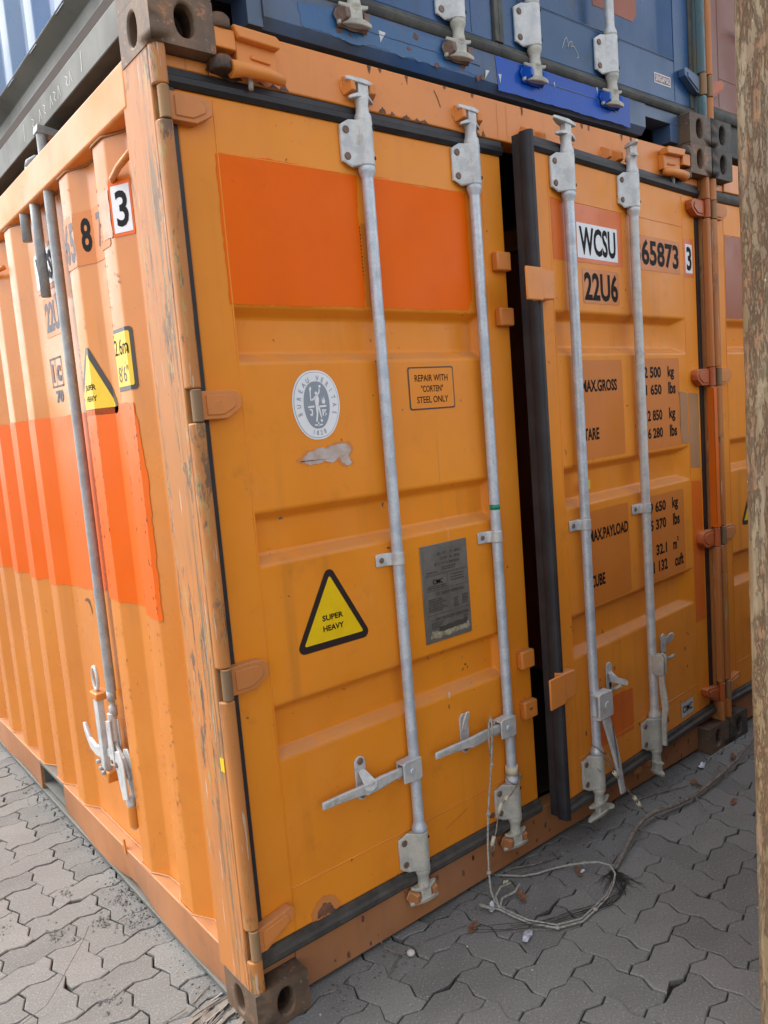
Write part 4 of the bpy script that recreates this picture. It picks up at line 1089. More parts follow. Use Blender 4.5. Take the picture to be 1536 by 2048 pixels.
    q = Decal(); q.rough([(1.154,1.016),(1.13,1.030),(1.096,1.024),(1.085,1.0),(1.080,.972),(1.092,.985),(1.10,1.008),(1.125,1.018)], M['rustspot'], 1, .001, .005, 71); q.side('rust_mark', root, side_x, SB)
    # three bare pipes through the top rail and the long roof-lock rod
    def pipe(y, z0, z1, head):
        mb = MB(); mb.tube([(.020,y,z0),(.020,y,z1)], .0165, 16)
        if head == 'arm': mb.prism([(.000,z1-.006),(.170,z1-.030),(.172,z1-.010),(.004,z1+.018)], 'y', y-.022, y+.022)
        if head == 'elbow': mb.tube([(.020,y,z1-.002),(.024,y,z1+.014),(.042,y,z1+.026),(.080,y,z1+.028),(.13,y,z1+.02)], .0175, 14)
        return mb
    obj('roof_pipe', pipe(.905,.735,2.566,'arm'), M['pipe'], root, bevel=.002, angle=40)
    obj('roof_pipe', pipe(1.065,2.085,2.505,'elbow'), M['pipe'], root)
    obj('roof_pipe', pipe(1.195,2.295,2.46,''), M['pipe'], root)
    mb = MB(); mb.lathe([(.008,0),(.009,.020),(.014,.022),(.014,.055),(.009,.057),(.009,.075),(.0155,.078),(.0155,.11)], (.018,.905,.628), 16)
    obj('pipe_thread', mb, M['pipe'], root)
    mb = MB()
    mb.prism([(.884,.480),(.930,.470),(.930,.630),(.890,.640)], 'x', -.006, .000); mb.prism([(.884,.480),(.930,.470),(.930,.630),(.890,.640)], 'x', .022, .028)
    mb.lathe([(.014,0),(.015,.10)], (.012,.908,.56), 14)
    obj('latch_fork', mb, M['zinc'], root, bevel=.002)
    mb = MB(); mb.prism([(1.000,.480),(1.030,.482),(.905,.560),(.83,.520),(.80,.455),(.84,.45),(.9,.49)], 'x', .006, .016)
    obj('latch_lever', mb, M['zinc'], root, bevel=.002)
    mb = MB()
    mb.prism([(.778,.395),(.825,.380),(.862,.500),(.850,.545),(.812,.555),(.786,.520)], 'x', -.012, -.006); mb.prism([(.778,.395),(.825,.380),(.862,.500),(.850,.545),(.812,.555),(.786,.520)], 'x', .016, .022)
    mb.lathe([(.016,0),(.016,.03)], (.006,.800,.365), 14)
    obj('latch_fork', mb, M['zinc'], root, bevel=.002)
    mb = MB(); mb.tube([(-.016,.845,.500),(.026,.845,.500)], .010, 10); mb.tube([(-.010,.905,.492),(.032,.905,.492)], .008, 10); obj('latch_pin', mb, M['bolt'], root)
    mb = MB(); mb.lathe([(.019,0),(.020,.045),(.019,.075)], (.010,.800,.290), 16); obj('lock_socket', mb, M['side'], root, bevel=.002, angle=50)
    mb = MB(); mb.lathe([(.003,-.014),(.010,-.008),(.013,0)], (.010,.802,.289), 12); obj('socket_tip', mb, M['zinc_old'], root)
    mb = MB(); mb.prism([(-.006,.430),(.018,.424),(.018,.712),(-.006,.712)], 'y', 1.030, 1.036); mb.prism([(-.006,.430),(.000,.428),(.000,.712),(-.006,.712)], 'y', 1.000, 1.0295)
    mb.prism([(-.006,.430),(.018,.424),(.018,.712),(-.006,.712)], 'y', .994, .9995)
    obj('release_bar', mb, M['zinc'], root, bevel=.002)
    mb = MB(); mb.prism([(1.035,.505),(1.035,.460),(1.105,.452),(1.165,.462),(1.215,.515),(1.222,.548),(1.205,.552),(1.165,.505),(1.105,.492)], 'x', .000, .014)
    obj('release_handle', mb, M['zinc'], root, bevel=.004, seg=2)
    lp = MB(); lp.tube([(.006, 1.018+.024*math.sin(a), .762+.042*math.cos(a)) for a in [k*2*math.pi/18 for k in range(19)]], .0062, 8); obj('ring_handle', lp, M['zinc'], root)
    mb = MB(); mb.box(-.012, .040, .975, 1.048, .690, .716); obj('bar_strap', mb, M['side'], root, bevel=.005)
    mb = MB(); mb.prism([(.985,.382),(1.05,.398),(1.058,.440),(.975,.425)], 'x', -.004, .040); obj('bar_socket', mb, M['side'], root, bevel=.005)
    for y, z in ((1.055,.448),(1.030,.430),(1.008,.420)):
        b = MB(); b.tube([(-.016,y,z),(.0,y,z)], .008, 8); obj('bolt', b, M['pipe'], root)
    mb = MB(); mb.prism([(.905,.150),(.925,.146),(.922,.196),(.914,.200)], 'x', .000, .006); obj('lashing_stub', mb, M['side'], root)
    return root

# ================================================================== PLAIN CLOSED CONTAINERS (blue above, orange beside, red-brown above it)
def closed_container(loc, label, p, group=None):
    root = empty('shipping_container', loc, label, 'shipping container', group)
    put_castings(root, p['cast_low'], p['cast_top'])
    post(root, p['post'], hz=HZ); post(root, p['post_right'], True)
    mats = {'side': p['side'], 'roof': p['side']}
    if p.get('side_detail'):
        pr = [(x+.028, y) for y, x in SIDE]
        pr = [(x+.028, .0+y) for y, x in [(.19,.046),(.28,.046)] + [(.35+.2785*k+dy, xx) for k in range(19) for dy, xx in ((0,.01),(.075,.01),(.145,.046),(.2085,.046))]]
        mb = MB(); mb.prism(pr, 'z', .240, 2.39, closed=False); obj('side_panel', mb, p['side'], root, bevel=.006, seg=3, recalc=False, angle=15)
        prof = [(.045,.012),(.045,.101),(.060,.108),(.080,.122),(.080,.146),(.066,.160),(.080,.176),(.080,.215),(.036,.244),(.036,.250),(.110,.250),(.110,.012)]
        mb = MB(); mb.prism(prof, 'y', .178, 5.88); obj('bottom_rail', mb, p['rail'], root, bevel=.004, seg=2)
        mb = MB(); mb.box(0,.062,.178,5.88,2.386,2.50); obj('top_rail', mb, p['side'], root)
        for k in range(20):
            mb = MB(); y = .36+k*.29; mb.box(.10, 2.34, y, y+.045, .022, .140); obj('cross_member', mb, p['rail'], root)
        q = Decal(); wt = M['zinc']; rg = random.Random(2)          # chalk marks
        def ch(L, wd=.002):
            for (a, b), (c_, e) in zip(L, L[1:]):
                v = Vector((c_-a, e-b)); nn = Vector((-v.y, v.x)).normalized()*wd/2
                q.poly([(a+nn.x,b+nn.y),(c_+nn.x,e+nn.y),(c_-nn.x,e-nn.y),(a-nn.x,b-nn.y)], wt, 1)
        for y in (.56,1.16): ch([(y,.03),(y-.006,.085)])
        for k, y in enumerate((1.06,.98,.93,.86,.82,.78,.70,.67)):
            ch([(y,.035),(y-.012,.07),(y-.026,.036)] if k % 2 else [(y,.07),(y-.02,.06),(y-.004,.048),(y-.022,.036)], .0018)
        o = q.side('chalk_writing', root, lambda y: .045, []); 
    else:
        mb = MB(); pr = [(x, y) for y, x in SIDE]; mb.prism(pr, 'z', .165, 2.386, closed=False); obj('side_panel', mb, p['side'], root, recalc=False)
        mb = MB(); mb.box(0,.062,.178,5.88,2.386,2.50); obj('top_rail', mb, p['side'], root)
        mb = MB(); mb.box(.004,.05,.178,5.88,.03,.166); obj('bottom_rail', mb, p['sill'], root)
    box_shell(root, mats)
    zg0, zg1 = p.get('gz', (.146,.197))
    mb = MB()
    if p.get('sill_open'):
        x0, x1 = .335, 2.035
        prof = [(.046,.118),(.046,.030),(.066,.006),(.13,.006),(.13,.118)]
        mb.prism(prof, 'x', x0, x1)
        mb.box(.1625, x0-.0005, .050, .13, .082, .118); mb.box(x1+.0005, 2.2755, .050, .13, .074, .118)
        mb.box(2.215, 2.2755, .050, .13, .006, .0735)
        mb.box(x0-.045, x0-.0005, .052, .13, .004, .0815)
        mb.box(.036,.162,.056,.13,.1185,.120); mb.box(2.276, W-.036, .056,.13,.1185,.120)
    else:
        mb.box(.162, 2.276, .056, .13, .014, zg0+.004); mb.box(.036,.1615,.058,.13,.119,zg0+.004); mb.box(2.2765,W-.036,.058,.13,.119,zg0+.004)
    obj('sill', mb, p['sill'], root, bevel=.004)
    mb = MB(); mb.box(.162, 2.276, .040, .115, 2.443, 2.568); mb.box(.036,.1615,.046,.115,2.443,2.472); mb.box(2.2765,W-.036,.046,.115,2.443,2.472)
    obj('header', mb, p['hdr'], root, bevel=.004)
    zb = zg1-.002; recs = p.get('recs', RECS)
    rods = p.get('rods', (.613,1.037,1.401,1.825))
    for k in (0, 1):
        if k == 0:
            d = door_panel(root, {'paint': p['door']}, .065, 1.196, zb, 2.400, recs, .167, 1.058, (.004,.05), seams=(.1655,1.098))
            hinges(d, p['hinge'], (0,0,0), None)
        else:
            d = door_panel(root, {'paint': p['door']}, 1.237, 2.372, zb, 2.400, recs, 1.322, 2.257, (.004,.060), seams=(1.320,2.259))
            hinges(d, p['hinge'], (0,0,0), mir)
        xa, xb = ((.034,1.216),(1.217,W-.034))[k]
        g = MB(); g.prism(gasket_prof(zg0, zg1), 'x', xa, xb); g.prism(gasket_prof(2.398,2.444), 'x', xa, xb)
        a = .0365 if k == 0 else 2.3725; b = .0645 if k == 0 else 2.4015
        g.box(a, b, .046, .075, zg1, 2.398)
        c0 = 1.1965 if k == 0 else 1.217
        g.box(c0, c0+.0195, .040, .085, zg1, 2.398)
        obj('gasket', g, p['gasket'], d, bevel=.002)
        for xr in rods[2*k:2*k+2]:
            if p.get('no_rods') and xr > .9: continue
            lock_rod(d, (0,0,0), xr, p['bz'][1], 2.282, M['zinc'])
            rod_bracket(d, (0,0,0), xr, *p['bz'], M['zinc_old'] if p['bz'][0] > .19 else M['zinc']); rod_bracket(d, (0,0,0), xr, 2.282, 2.404, M['zinc'])
            cam_end(d, (0,0,0), xr, p['bz'][0], False, -12, M['zinc_old']); cam_end(d, (0,0,0), xr, 2.404, True, 5, M['zinc'])
            cam_keeper(root, xr, p['bz'][0], False, p['keeper'][0 if k == 0 else 1]); cam_keeper(root, xr, 2.404, True, p['keeper'][0])
            guide(d, (0,0,0), xr, 1.17, M['zinc'])
            if p.get('handles', True) and k == 0: handle_closed(d, (0,0,0), xr, True)
        if p.get('extra'): p['extra'](root, d, k)
    return root

def blue_extra(root, d, k):
    if k == 0:
        q = Decal()
        q.rough([(1.200,.012),(1.930,.012),(1.932,.119),(1.192,.116)], M['blue_new'], 1, .0015, .01, 51)
        q.rough([(.45,.03),(.70,.03),(1.10,.035),(1.08,.10),(.62,.11),(.44,.09)], M['blue_side'], 1, .004, .01, 52)
        rg = random.Random(9)
        for kk in range(9):
            u, v = rg.uniform(.5,1.2), rg.uniform(.03,.1); a = rg.uniform(.006,.016)
            q.rough([(u+a*math.cos(j*.8), v+a*.7*math.sin(j*.8)) for j in range(8)], M['rustspot'], 3, a*.3, .004, kk)
        for kk in range(8):
            u, v = rg.uniform(.4,1.9), rg.uniform(.03,.1)
            q.poly([(u,v),(u+.001,v),(u+.02+rg.uniform(-.03,.01),v+.03),(u+.018+rg.uniform(-.03,.01),v+.031)], M['zinc'], 3)
        q.front('paint_patch', root, .046)
        w_ = MB(); w_.tube([(.66+.02*i, .0455, .070+.0008*math.sin(i*2.1)) for i in range(24)], .0022, 6); obj('weld_bead', w_, M['blue_dirty'], root); w_ = MB(); w_.tube([(1.46+.02*i, .0455, .078+.0008*math.sin(i*1.7)) for i in range(17)], .0022, 6)
        obj('weld_bead', w_, M['blue_dirty'], root)
    else:
        q = Decal(); q.rrect(2.112,.213,2.228,.251,.001,M['white'],1); q.rrect(2.116,.217,2.224,.247,.001,M['maroon'],2); q.text('SINGAMAS', 2.120,.221,2.220,.243, M['white'],3,.012)
        q.front('maker_sticker', d, .05)
        q = Decal(); q.rough([(1.78,.430),(2.03,.430),(2.06,.46),(2.06,.66),(1.78,.66)], M['maroon_patch'], 1, .001, .01, 55)
        q.front('painted_mark', d, .084)
        q = Decal()
        L = [(1.545,.215),(1.560,.245),(1.572,.258),(1.580,.240),(1.576,.222),(1.588,.245),(1.602,.250),(1.600,.232),(1.588,.232),(1.612,.236),(1.628,.220),(1.636,.205),(1.626,.200)]
        for (a, b), (c_, e) in zip(L, L[1:]):
            v = Vector((c_-a, e-b)); nn = Vector((-v.y, v.x)).normalized()*.0011
            q.poly([(a+nn.x,b+nn.y),(c_+nn.x,e+nn.y),(c_-nn.x,e-nn.y),(a-nn.x,b-nn.y)], M['zinc_old'], 1)
        q.front('scribble', d, .05)

def c2_extra(root, d, k):
    if k == 0:
        q = Decal(); q.rough([(.170,1.905),(.60,1.905),(.60,2.262),(.170,2.262)], M['maroon_patch'], 1, .0012, .01, 61); q.front('paint_patch', d)
        q = Decal(); q.rtri([(.381,1.20),(.249,.96),(.513,.96)], .018, M['black_g'], 1); q.rtri([(.381,1.164),(.279,.980),(.483,.980)], .004, M['yellow'], 2)
        q.text('SUPER', .345,1.038,.416,1.0545,M['black'],3,.012); q.text('HEAVY', .345,1.008,.416,1.0245,M['black'],3,.012); q.front('warning_sticker', d)

def ground():
    mb = MB(); mb.box(-40, 40, -40, 40, -.30, -.022)
    g = obj('ground', mb, M['far']); tag(g, 'grey yard ground under and around the paving', None, kind='structure')
    mb = MB(); nx = 60
    mb.add([(-4,-4,-.015),(5.5,-4,-.015),(5.5,6.5,-.015),(-4,6.5,-.015)], [(0,1,2,3)])
    pv = obj('pavement', mb, M['soil']); tag(pv, 'mossy sand bed of the interlocking block paving', None, kind='structure')
    # interlocking zigzag pavers laid in herringbone
    ux, uy, rot = .1145, .1125, R(2.3)
    ca, sa = math.cos(rot), math.sin(rot)
    ox, oy = .855+.012, -.300
    def world(i, j):      # column i along x, row j towards the camera
        x, y = i*ux, -j*uy
        return (ox+x*ca-y*sa, oy+x*sa+y*ca)
    def variant(seed, horiz):
        rg = random.Random(seed)
        h = .0100; out = []
        L, Wd = (2, 1) if horiz else (1, 2)
        du, dv = ux, uy
        corners = [((0,0),(1,0),L), ((L,0),(0,1),Wd), ((L,Wd),(-1,0),L), ((0,Wd),(0,-1),Wd)]
        for (sx, sy), (dx, dy), cells in corners:
            for c in range(cells):
                for f, o_ in ((0,0),(.30,1),(.70,-1)):
                    x = (sx+dx*(c+f))*du; y = (sy+dy*(c+f))*dv
                    nx_, ny_ = -dy, dx
                    out.append([x+nx_*h*o_, y+ny_*h*o_])
        cx, cy = L*du/2, Wd*dv/2
        P = []
        for x, y in out:
            vx, vy = x-cx, y-cy
            k = 1-.0024/max(.02, math.hypot(vx, vy))
            P.append((vx*k+rg.uniform(-.0008,.0008), vy*k+rg.uniform(-.0008,.0008)))
        if seed % 5 == 3:      # a knocked-off corner
            k = rg.randrange(len(P)); P[k] = (P[k][0]*.86, P[k][1]*.86); P[(k+1)%len(P)] = (P[(k+1)%len(P)][0]*.92, P[(k+1)%len(P)][1]*.92)
        n = len(P); ins = .0032
        top = []
        for x, y in P:
            d_ = math.hypot(x, y); top.append((x*(1-ins/d_), y*(1-ins/d_), 0))
        mid = [(x, y, -.0028) for x, y in P]; bot = [(x, y, -.030) for x, y in P]
        mb = MB(); mb.add(top+mid+bot, [list(range(n))] + [(n+k, n+(k+1)%n, (k+1)%n, k) for k in range(n)] + [(2*n+k, 2*n+(k+1)%n, n+(k+1)%n, n+k) for k in range(n)])
        return mesh_from('paver', mb, [M['paver']], recalc=False)
    V = {True: [variant(s, True) for s in range(10)], False: [variant(s+50, False) for s in range(10)]}
    cells = []
    for i in range(-46, 42):
        for j in range(-62, 34):
            s_ = (i+j) % 4
            if s_ == 2: cells.append((i, j, True))
            elif s_ == 0: cells.append((i, j, False))
    def vis(p):
        v = Vector(p)-C_POS; z = v.dot(C_F)
        if z < .2: return None
        u = 768+1565.1*v.dot(C_R)/z; w_ = 1024-1565.1*v.dot(C_U)/z
        return (u, w_, z)
    near = []; rest = []
    for i, j, hz in cells:
        a = world(i, j); b = world(i+(2 if hz else 1), j+(1 if hz else 2))
        c = ((a[0]+b[0])/2, (a[1]+b[1])/2)
        if not (-3.9 < c[0] < 5.4 and -3.9 < c[1] < 6.3): continue
        if c[0] > .35 and c[1] > .55: continue          # nothing to see under the containers
        q = vis((c[0], c[1], 0))
        hid = c[0] > .13 and c[1] > .16
        if q and -90 < q[0] < 1560 and q[1] < 2150 and not hid: near.append((q[2], c, hz))
        else: rest.append((c, hz))
    near.sort(key=lambda t_: t_[0])
    rest += [(c, hz) for _, c, hz in near[290:]]; near = near[:290]
    rg = random.Random(77)
    holes = [(-.150,1.050),(-.30,.86),(.0,.84)]
    def pose(c):
        tilt = .008
        z = rg.uniform(-.0022,.0018)
        return (c[0]+rg.uniform(-.0012,.0012), c[1]+rg.uniform(-.0012,.0012), z), (rg.gauss(0,tilt), rg.gauss(0,tilt), rot+rg.gauss(0,.004))
    for _, c, hz in near:
        me = rg.choice(V[hz]); o = bpy.data.objects.new('paver', me); COL.objects.link(o); o.parent = pv
        o.location, o.rotation_euler = pose(c)
        # flip by half a turn for variety; the outline is the same both ways
        if rg.random() < .5: o.rotation_euler.z += math.pi
    bm = bmesh.new()
    for c, hz in rest:
        l, e = pose(c); me = rg.choice(V[hz]); n0 = len(bm.verts)
        bm.from_mesh(me); bm.verts.ensure_lookup_table()
        mt = Matrix.Translation(l) @ Matrix.Rotation(e[2], 4, 'Z') @ Matrix.Rotation(e[0], 4, 'X') @ Matrix.Rotation(e[1], 4, 'Y')
        for v in bm.verts[n0:]: v.co = mt @ v.co
    me = bpy.data.meshes.new('paving_beyond'); bm.to_mesh(me); bm.free(); me.materials.append(M['paver'])
    o = bpy.data.objects.new('paving_beyond', me); COL.objects.link(o); o.parent = pv; o['kind'] = 'stuff'
    # grit and crumbs in the joints
    def crumbs(name, n, mat, region, smin, smax, seed, label):
        rg = random.Random(seed); mb = MB()
        for k in range(n):
            x, y = region(rg); s = rg.uniform(smin, smax)*(1 if rg.random() < .9 else 1.8)
            vs = []
            for dx, dy, dz in ((1,0,0),(-1,0,0),(0,1,0),(0,-1,0),(0,0,1),(0,0,-.4)):
                f = rg.uniform(.6,1.2); vs.append((x+dx*s*f, y+dy*s*f, .001+dz*s*f*.8))
            mb.add(vs, [(0,2,4),(2,1,4),(1,3,4),(3,0,4),(2,0,5),(1,2,5),(3,1,5),(0,3,5)])
        o = obj(name, mb, mat, recalc=False); tag(o, label, None, kind='stuff')
    def reg_all(rg):
        if rg.random() < .3: return (rg.uniform(-.9,-.01), rg.uniform(.05,2.6))
        return (rg.uniform(0,2.6), rg.uniform(-1.0,.05))
    crumbs('pale_grit', 260, M['pebble'], reg_all, .0008, .0026, 1, 'tiny pale grit scattered over the paving')
    def reg_edge(rg):
        if rg.random() < .45: return (-abs(rg.gauss(0,.035))+.005, rg.uniform(.05,2.2))
        return (rg.uniform(.2,2.4), .03-abs(rg.gauss(0,.06)))
    crumbs('dark_grit', 900, M['dgrit'], reg_edge, .0012, .0042, 2, 'dark crumbs and dirt gathered along the container edges')
    def reg_holes(rg):
        h = rg.choice([(-.02,.84,.05),(-.06,.73,.04),(-.17,1.09,.03),(-.27,.86,.03),(-.40,1.02,.05),(-.24,.45,.03),(-.13,.82,.025),(-.03,.90,.05)])
        return (rg.gauss(h[0],h[2]*.6), rg.gauss(h[1],h[2]))
    crumbs('broken_paving_rubble', 330, M['paver'], reg_holes, .0012, .0062, 3, 'crumbled bits of broken paving beside the bottom rail')
    rg = random.Random(31); mb = MB()               # moss cushions in the joints
    for _, c, hz in near[:230]:
        for k in range(5):
            if rg.random() < .5: continue
            i0 = rg.choice([(-.5,-.5),(.5,-.5),(.5,.5),(-.5,.5),(0,.5),(0,-.5)])
            hx, hy = (.1145,.056) if hz else (.057,.1125)
            x0 = c[0]+i0[0]*2*hx; y0 = c[1]+i0[1]*2*hy
            for q_ in range(9):
                x, y = x0+rg.gauss(0,.012), y0+rg.gauss(0,.012); s = rg.uniform(.0015,.0042)
                vs = [(x+s*math.cos(a), y+s*math.sin(a), -.012) for a in (0,1.26,2.51,3.77,5.03)]+[(x,y,-.0035+s*.8)]
                mb.add(vs, [(k_, (k_+1)%5, 5) for k_ in range(5)])
    mo = NT('moss'); M['moss'] = mo.done(mo.mix(mo.noise(60), (.035,.042,.012), (.075,.08,.028)), .95)
    o = obj('moss', mb, M['moss'], recalc=False); tag(o, 'green moss growing in the paving joints', None, kind='stuff')

def litter():
    # branch with its frayed root end
    mb = MB()
    P = [(1.235,-.205,.008),(1.262,-.215,.012),(1.32,-.20,.022),(1.377,-.182,.032),(1.43,-.165,.036),(1.495,-.146,.040),(1.56,-.134,.040),(1.624,-.130,.038),(1.70,-.143,.032),(1.753,-.152,.030),(1.85,-.164,.030),(1.966,-.161,.032),(2.09,-.152,.034),(2.222,-.141,.036),(2.33,-.122,.040),(2.452,-.103,.044),(2.60,-.09,.046)]
    mb.tube(P, [x*.72 for x in (.0075,.009,.0095,.010,.0105,.0115,.010,.0125,.011,.0118,.0105,.0098,.0092,.0085,.008,.007,.006)], 10)
    mb.tube([P[10],(1.83,-.205,.02),(1.80,-.24,.012)], [.005,.003,.002], 6)
    mb.tube([P[12],(2.12,-.115,.030),(2.17,-.095,.016)], [.005,.003,.002], 6)
    root = empty('fallen_branch', (1.235,-.205,0), 'long thin brown branch lying curved across the paving in front of the ajar door', 'branch')
    obj('stem', mb, M['twig'], root, (1.235,-.205,0))
    rg = random.Random(5); mb = MB()
    for k in range(46):
        p = Vector((1.245,-.21,.010)); pts = [p.copy()]
        dr = Vector((rg.uniform(-1,.15), rg.uniform(-.95,-.05), 0)).normalized()
        for s in range(rg.randint(2,7)):
            dr = (dr+Vector((rg.gauss(-.06,.20), rg.gauss(.0,.20), 0))).normalized()
            p = p+dr*.020; p.z = rg.uniform(.003,.012); pts.append(p.copy())
        mb.tube(pts, [.0014*(1-i/len(pts))+.0004 for i in range(len(pts))], 4, caps=False)
    tail = [(1.245,-.21,.010),(1.226,-.272,.008),(1.16,-.296,.006),(1.079,-.302,.006),(.979,-.262,.005),(.872,-.222,.005),(.766,-.150,.005),(.696,-.087,.005)]
    for k in range(8):
        o_ = rg.gauss(0,.010), rg.gauss(0,.010)
        n = rg.randint(5,8)
        mb.tube([(x+o_[0]*min(1,i*.4)+rg.gauss(0,.005), y+o_[1]*min(1,i*.4)+rg.gauss(0,.005), z+rg.uniform(0,.006)) for i, (x, y, z) in enumerate(tail[:n])], .0010, 4, caps=False)
    obj('root_fibres', mb, M['roots'], root, (1.235,-.205,0))
    # pale cord: from the handle down to the ground and in a loop
    c = empty('cord', (.83,-.07,0), 'pale dirty cord hanging from the left door handle and looping over the paving', 'cord')
    mb = MB()
    mb.tube([(.935,.018,.548),(.925,-.006,.596),(.912,-.016,.602),(.898,-.02,.585),(.893,-.02,.54),(.896,-.02,.50),(.905,-.01,.47)], .0034, 7)
    mb.tube([(.912,-.018,.600),(.905,-.026,.56),(.887,-.03,.455),(.868,-.032,.37),(.851,-.035,.296),(.834,-.042,.20),(.823,-.05,.122),(.818,-.058,.066),(.824,-.066,.03),(.838,-.072,.008),(.85,-.09,.005)], .0033, 7)
    loop = [(.962,.050,.006),(1.015,-.014,.006),(1.06,-.04,.006),(1.12,-.063,.008),(1.165,-.098,.016),(1.197,-.134,.024),(1.228,-.168,.028),(1.244,-.205,.024),(1.225,-.238,.016),(1.18,-.262,.010),(1.11,-.288,.007),(1.035,-.297,.006),(.96,-.304,.006),(.884,-.270,.006),(.842,-.195,.006),(.832,-.13,.006),(.828,-.086,.006),(.813,-.043,.006)]
    mb.tube(loop, .0034, 8)
    mb.tube([(x+.006, y+.008, z+.004) for x, y, z in loop[9:]], .0027, 7)
    mb.tube([(.83,-.08,.006),(.855,-.04,.018),(.89,-.03,.03),(.925,-.045,.036)], .0036, 7); mb.tube([(.83,-.08,.006),(.87,-.055,.012),(.915,-.07,.02),(.95,-.06,.028)], .0040, 7)
    mb.tube([(.82,-.07,.006),(.80,-.04,.014),(.785,-.03,.02),(.79,-.05,.02),(.81,-.07,.01)], .0038, 7)
    obj('cord_strand', mb, M['rope'], c, (.83,-.07,0))
    for p in ((.884,-.270,.008),(1.197,-.134,.024),(.853,-.035,.30),(.823,-.05,.12),(1.035,-.297,.008),(.887,-.031,.455)): 
        mb = MB(); mb.lathe([(.003,-.006),(.0075,-.003),(.0075,.003),(.003,.006)], p, 8); obj('knot', mb, M['rope'], c, (.83,-.07,0))
    # wire seals
    s1 = empty('seal_wire', (1.0,.0,.2), 'twisted steel seal wire looped over the second rod of the left door', 'wire')
    mb = MB()
    mb.tube([(1.06,.030,.372),(1.052,-.001,.345),(1.03,-.006,.326),(1.008,-.004,.335),(.99,.0,.35),(1.0,.02,.368)], .0024, 6)
    mb.tube([(1.058,0,.345),(1.03,-.012,.335),(.985,-.014,.310),(.935,-.014,.292),(.912,-.016,.25),(.900,-.018,.215),(.880,-.02,.188),(.868,-.02,.170),(.872,-.018,.15),(.886,-.018,.16),(.888,-.018,.19)], .0026, 6)
    obj('wire_strand', mb, M['wire'], s1, (1.0,0,.2))
    mb = MB(); mb.tube([(.938,-.014,.300),(.918,-.016,.272)], .0065, 8); mb.tube([(.888,-.019,.205),(.874,-.02,.178)], .0065, 8); mb.tube([(.970,-.014,.312),(.955,-.014,.302)], .006, 8); obj('ferrule', mb, M['cream_tape'], s1, (1.0,0,.2))
    s2 = empty('seal_wire', (1.40,-.06,.3), 'broken seal wire hanging off the first rod of the ajar right door', 'wire')
    th = R(4.5); cc, ss = math.cos(th), math.sin(th)
    def rd(x, y, z):
        dx, dy = x-2.40, y-.02; return (2.40+dx*cc-dy*ss, .02+dx*ss+dy*cc, z)
    mb = MB()
    mb.tube([rd(*p) for p in ((1.372,.03,.365),(1.380,.0,.350),(1.40,-.004,.330),(1.425,.004,.318),(1.428,.03,.33))], .0024, 6)
    mb.tube([rd(*p) for p in ((1.376,.002,.356),(1.41,-.008,.300),(1.425,-.016,.265),(1.47,-.02,.205),(1.505,-.024,.165),(1.54,-.028,.121),(1.585,-.03,.066),(1.612,-.03,.036),(1.632,-.028,.014),(1.640,-.03,.008),(1.625,-.034,.018),(1.610,-.034,.036))], .0026, 6)
    mb.tube([rd(*p) for p in ((1.425,-.002,.32),(1.438,-.010,.285),(1.448,-.016,.245))], .0022, 6)
    mb.tube([rd(*p) for p in ((1.362,.044,.33),(1.368,.036,.30),(1.385,.004,.265))], .0018, 5)
    obj('wire_strand', mb, M['wire'], s2, (1.40,-.06,.3))
    mb = MB(); mb.tube([rd(1.437,-.018,.250), rd(1.455,-.02,.226)], .0075, 8); mb.tube([rd(1.550,-.028,.112), rd(1.566,-.028,.092)], .0070, 8); mb.tube([rd(1.574,-.029,.080), rd(1.592,-.03,.057)], .0080, 8)
    obj('ferrule', mb, M['cream_tape'], s2, (1.40,-.06,.3))
    # leaves and scraps
    def leaf(x, y, s, a, mat, name, label, cat, seed, crumple=.3, nn=9):
        rg = random.Random(seed); vs = [(0,0,s*.25)]
        for k in range(nn):
            an = 2*math.pi*k/nn; r = s*(1+.25*math.cos(2*an))*rg.uniform(.75,1.15)
            vs.append((r*math.cos(an)*1.25, r*math.sin(an)*.7, s*rg.uniform(.0,crumple)+.001))
        mb = MB(); mb.add(vs, [(0,k+1,(k+1)%nn+1) for k in range(nn)])
        o = obj(name, mb, mat, recalc=False); o.location = (x, y, .002); o.rotation_euler = (0,0,a)
        sm = o.modifiers.new('solid','SOLIDIFY'); sm.thickness = .0006
        return tag(o, label, cat)
    leaf(.708,-.082,.022,.3,M['leaf'],'dry_leaf','reddish brown dry leaf among thin twigs near the sill','leaf',1,.5)
    leaf(.924,-.092,.020,1.1,M['leaf'],'dry_leaf','curled brown leaf beside the knotted cord ends','leaf',2,.8)
    leaf(1.95,-.271,.020,.2,M['leaf'],'dry_leaf','flat tan leaf on open paving below the branch','leaf',3,.4)
    leaf(1.98,-.098,.020,1.7,M['leaf'],'dry_leaf','dark curled leaf touching the middle of the branch','leaf',4,1.0)
    leaf(1.170,-.130,.020,.9,M['leaf'],'dry_leaf','rust red leaf under the top of the cord loop','leaf',5,.4)
    leaf(2.30,-.090,.022,.6,M['leaf'],'dry_leaf','dark leaf clump beside the far end of the branch','leaf',6,.9)
    leaf(.789,-.228,.024,.5,M['foil'],'foil_scrap','crumpled silver foil scrap on the paving left of the cord','scrap',7,.5,12)
    leaf(.815,-.062,.018,.8,M['foil'],'foil_scrap','white plastic scrap tied among the cord ends','scrap',8,.9,10)
    leaf(2.144,-.032,.020,.2,M['foil'],'foil_scrap','grey crumpled scrap near the far right door corner','scrap',9,.9,10)
    leaf(.950,.004,.010,.2,M['cream_tape'],'paper_scrap','small pale paper scrap close under the sill','scrap',10,.9,8)
    leaf(1.175,-.142,.010,.2,M['foil'],'paper_scrap','tiny white scrap beside the rust red leaf','scrap',11,.9,8)
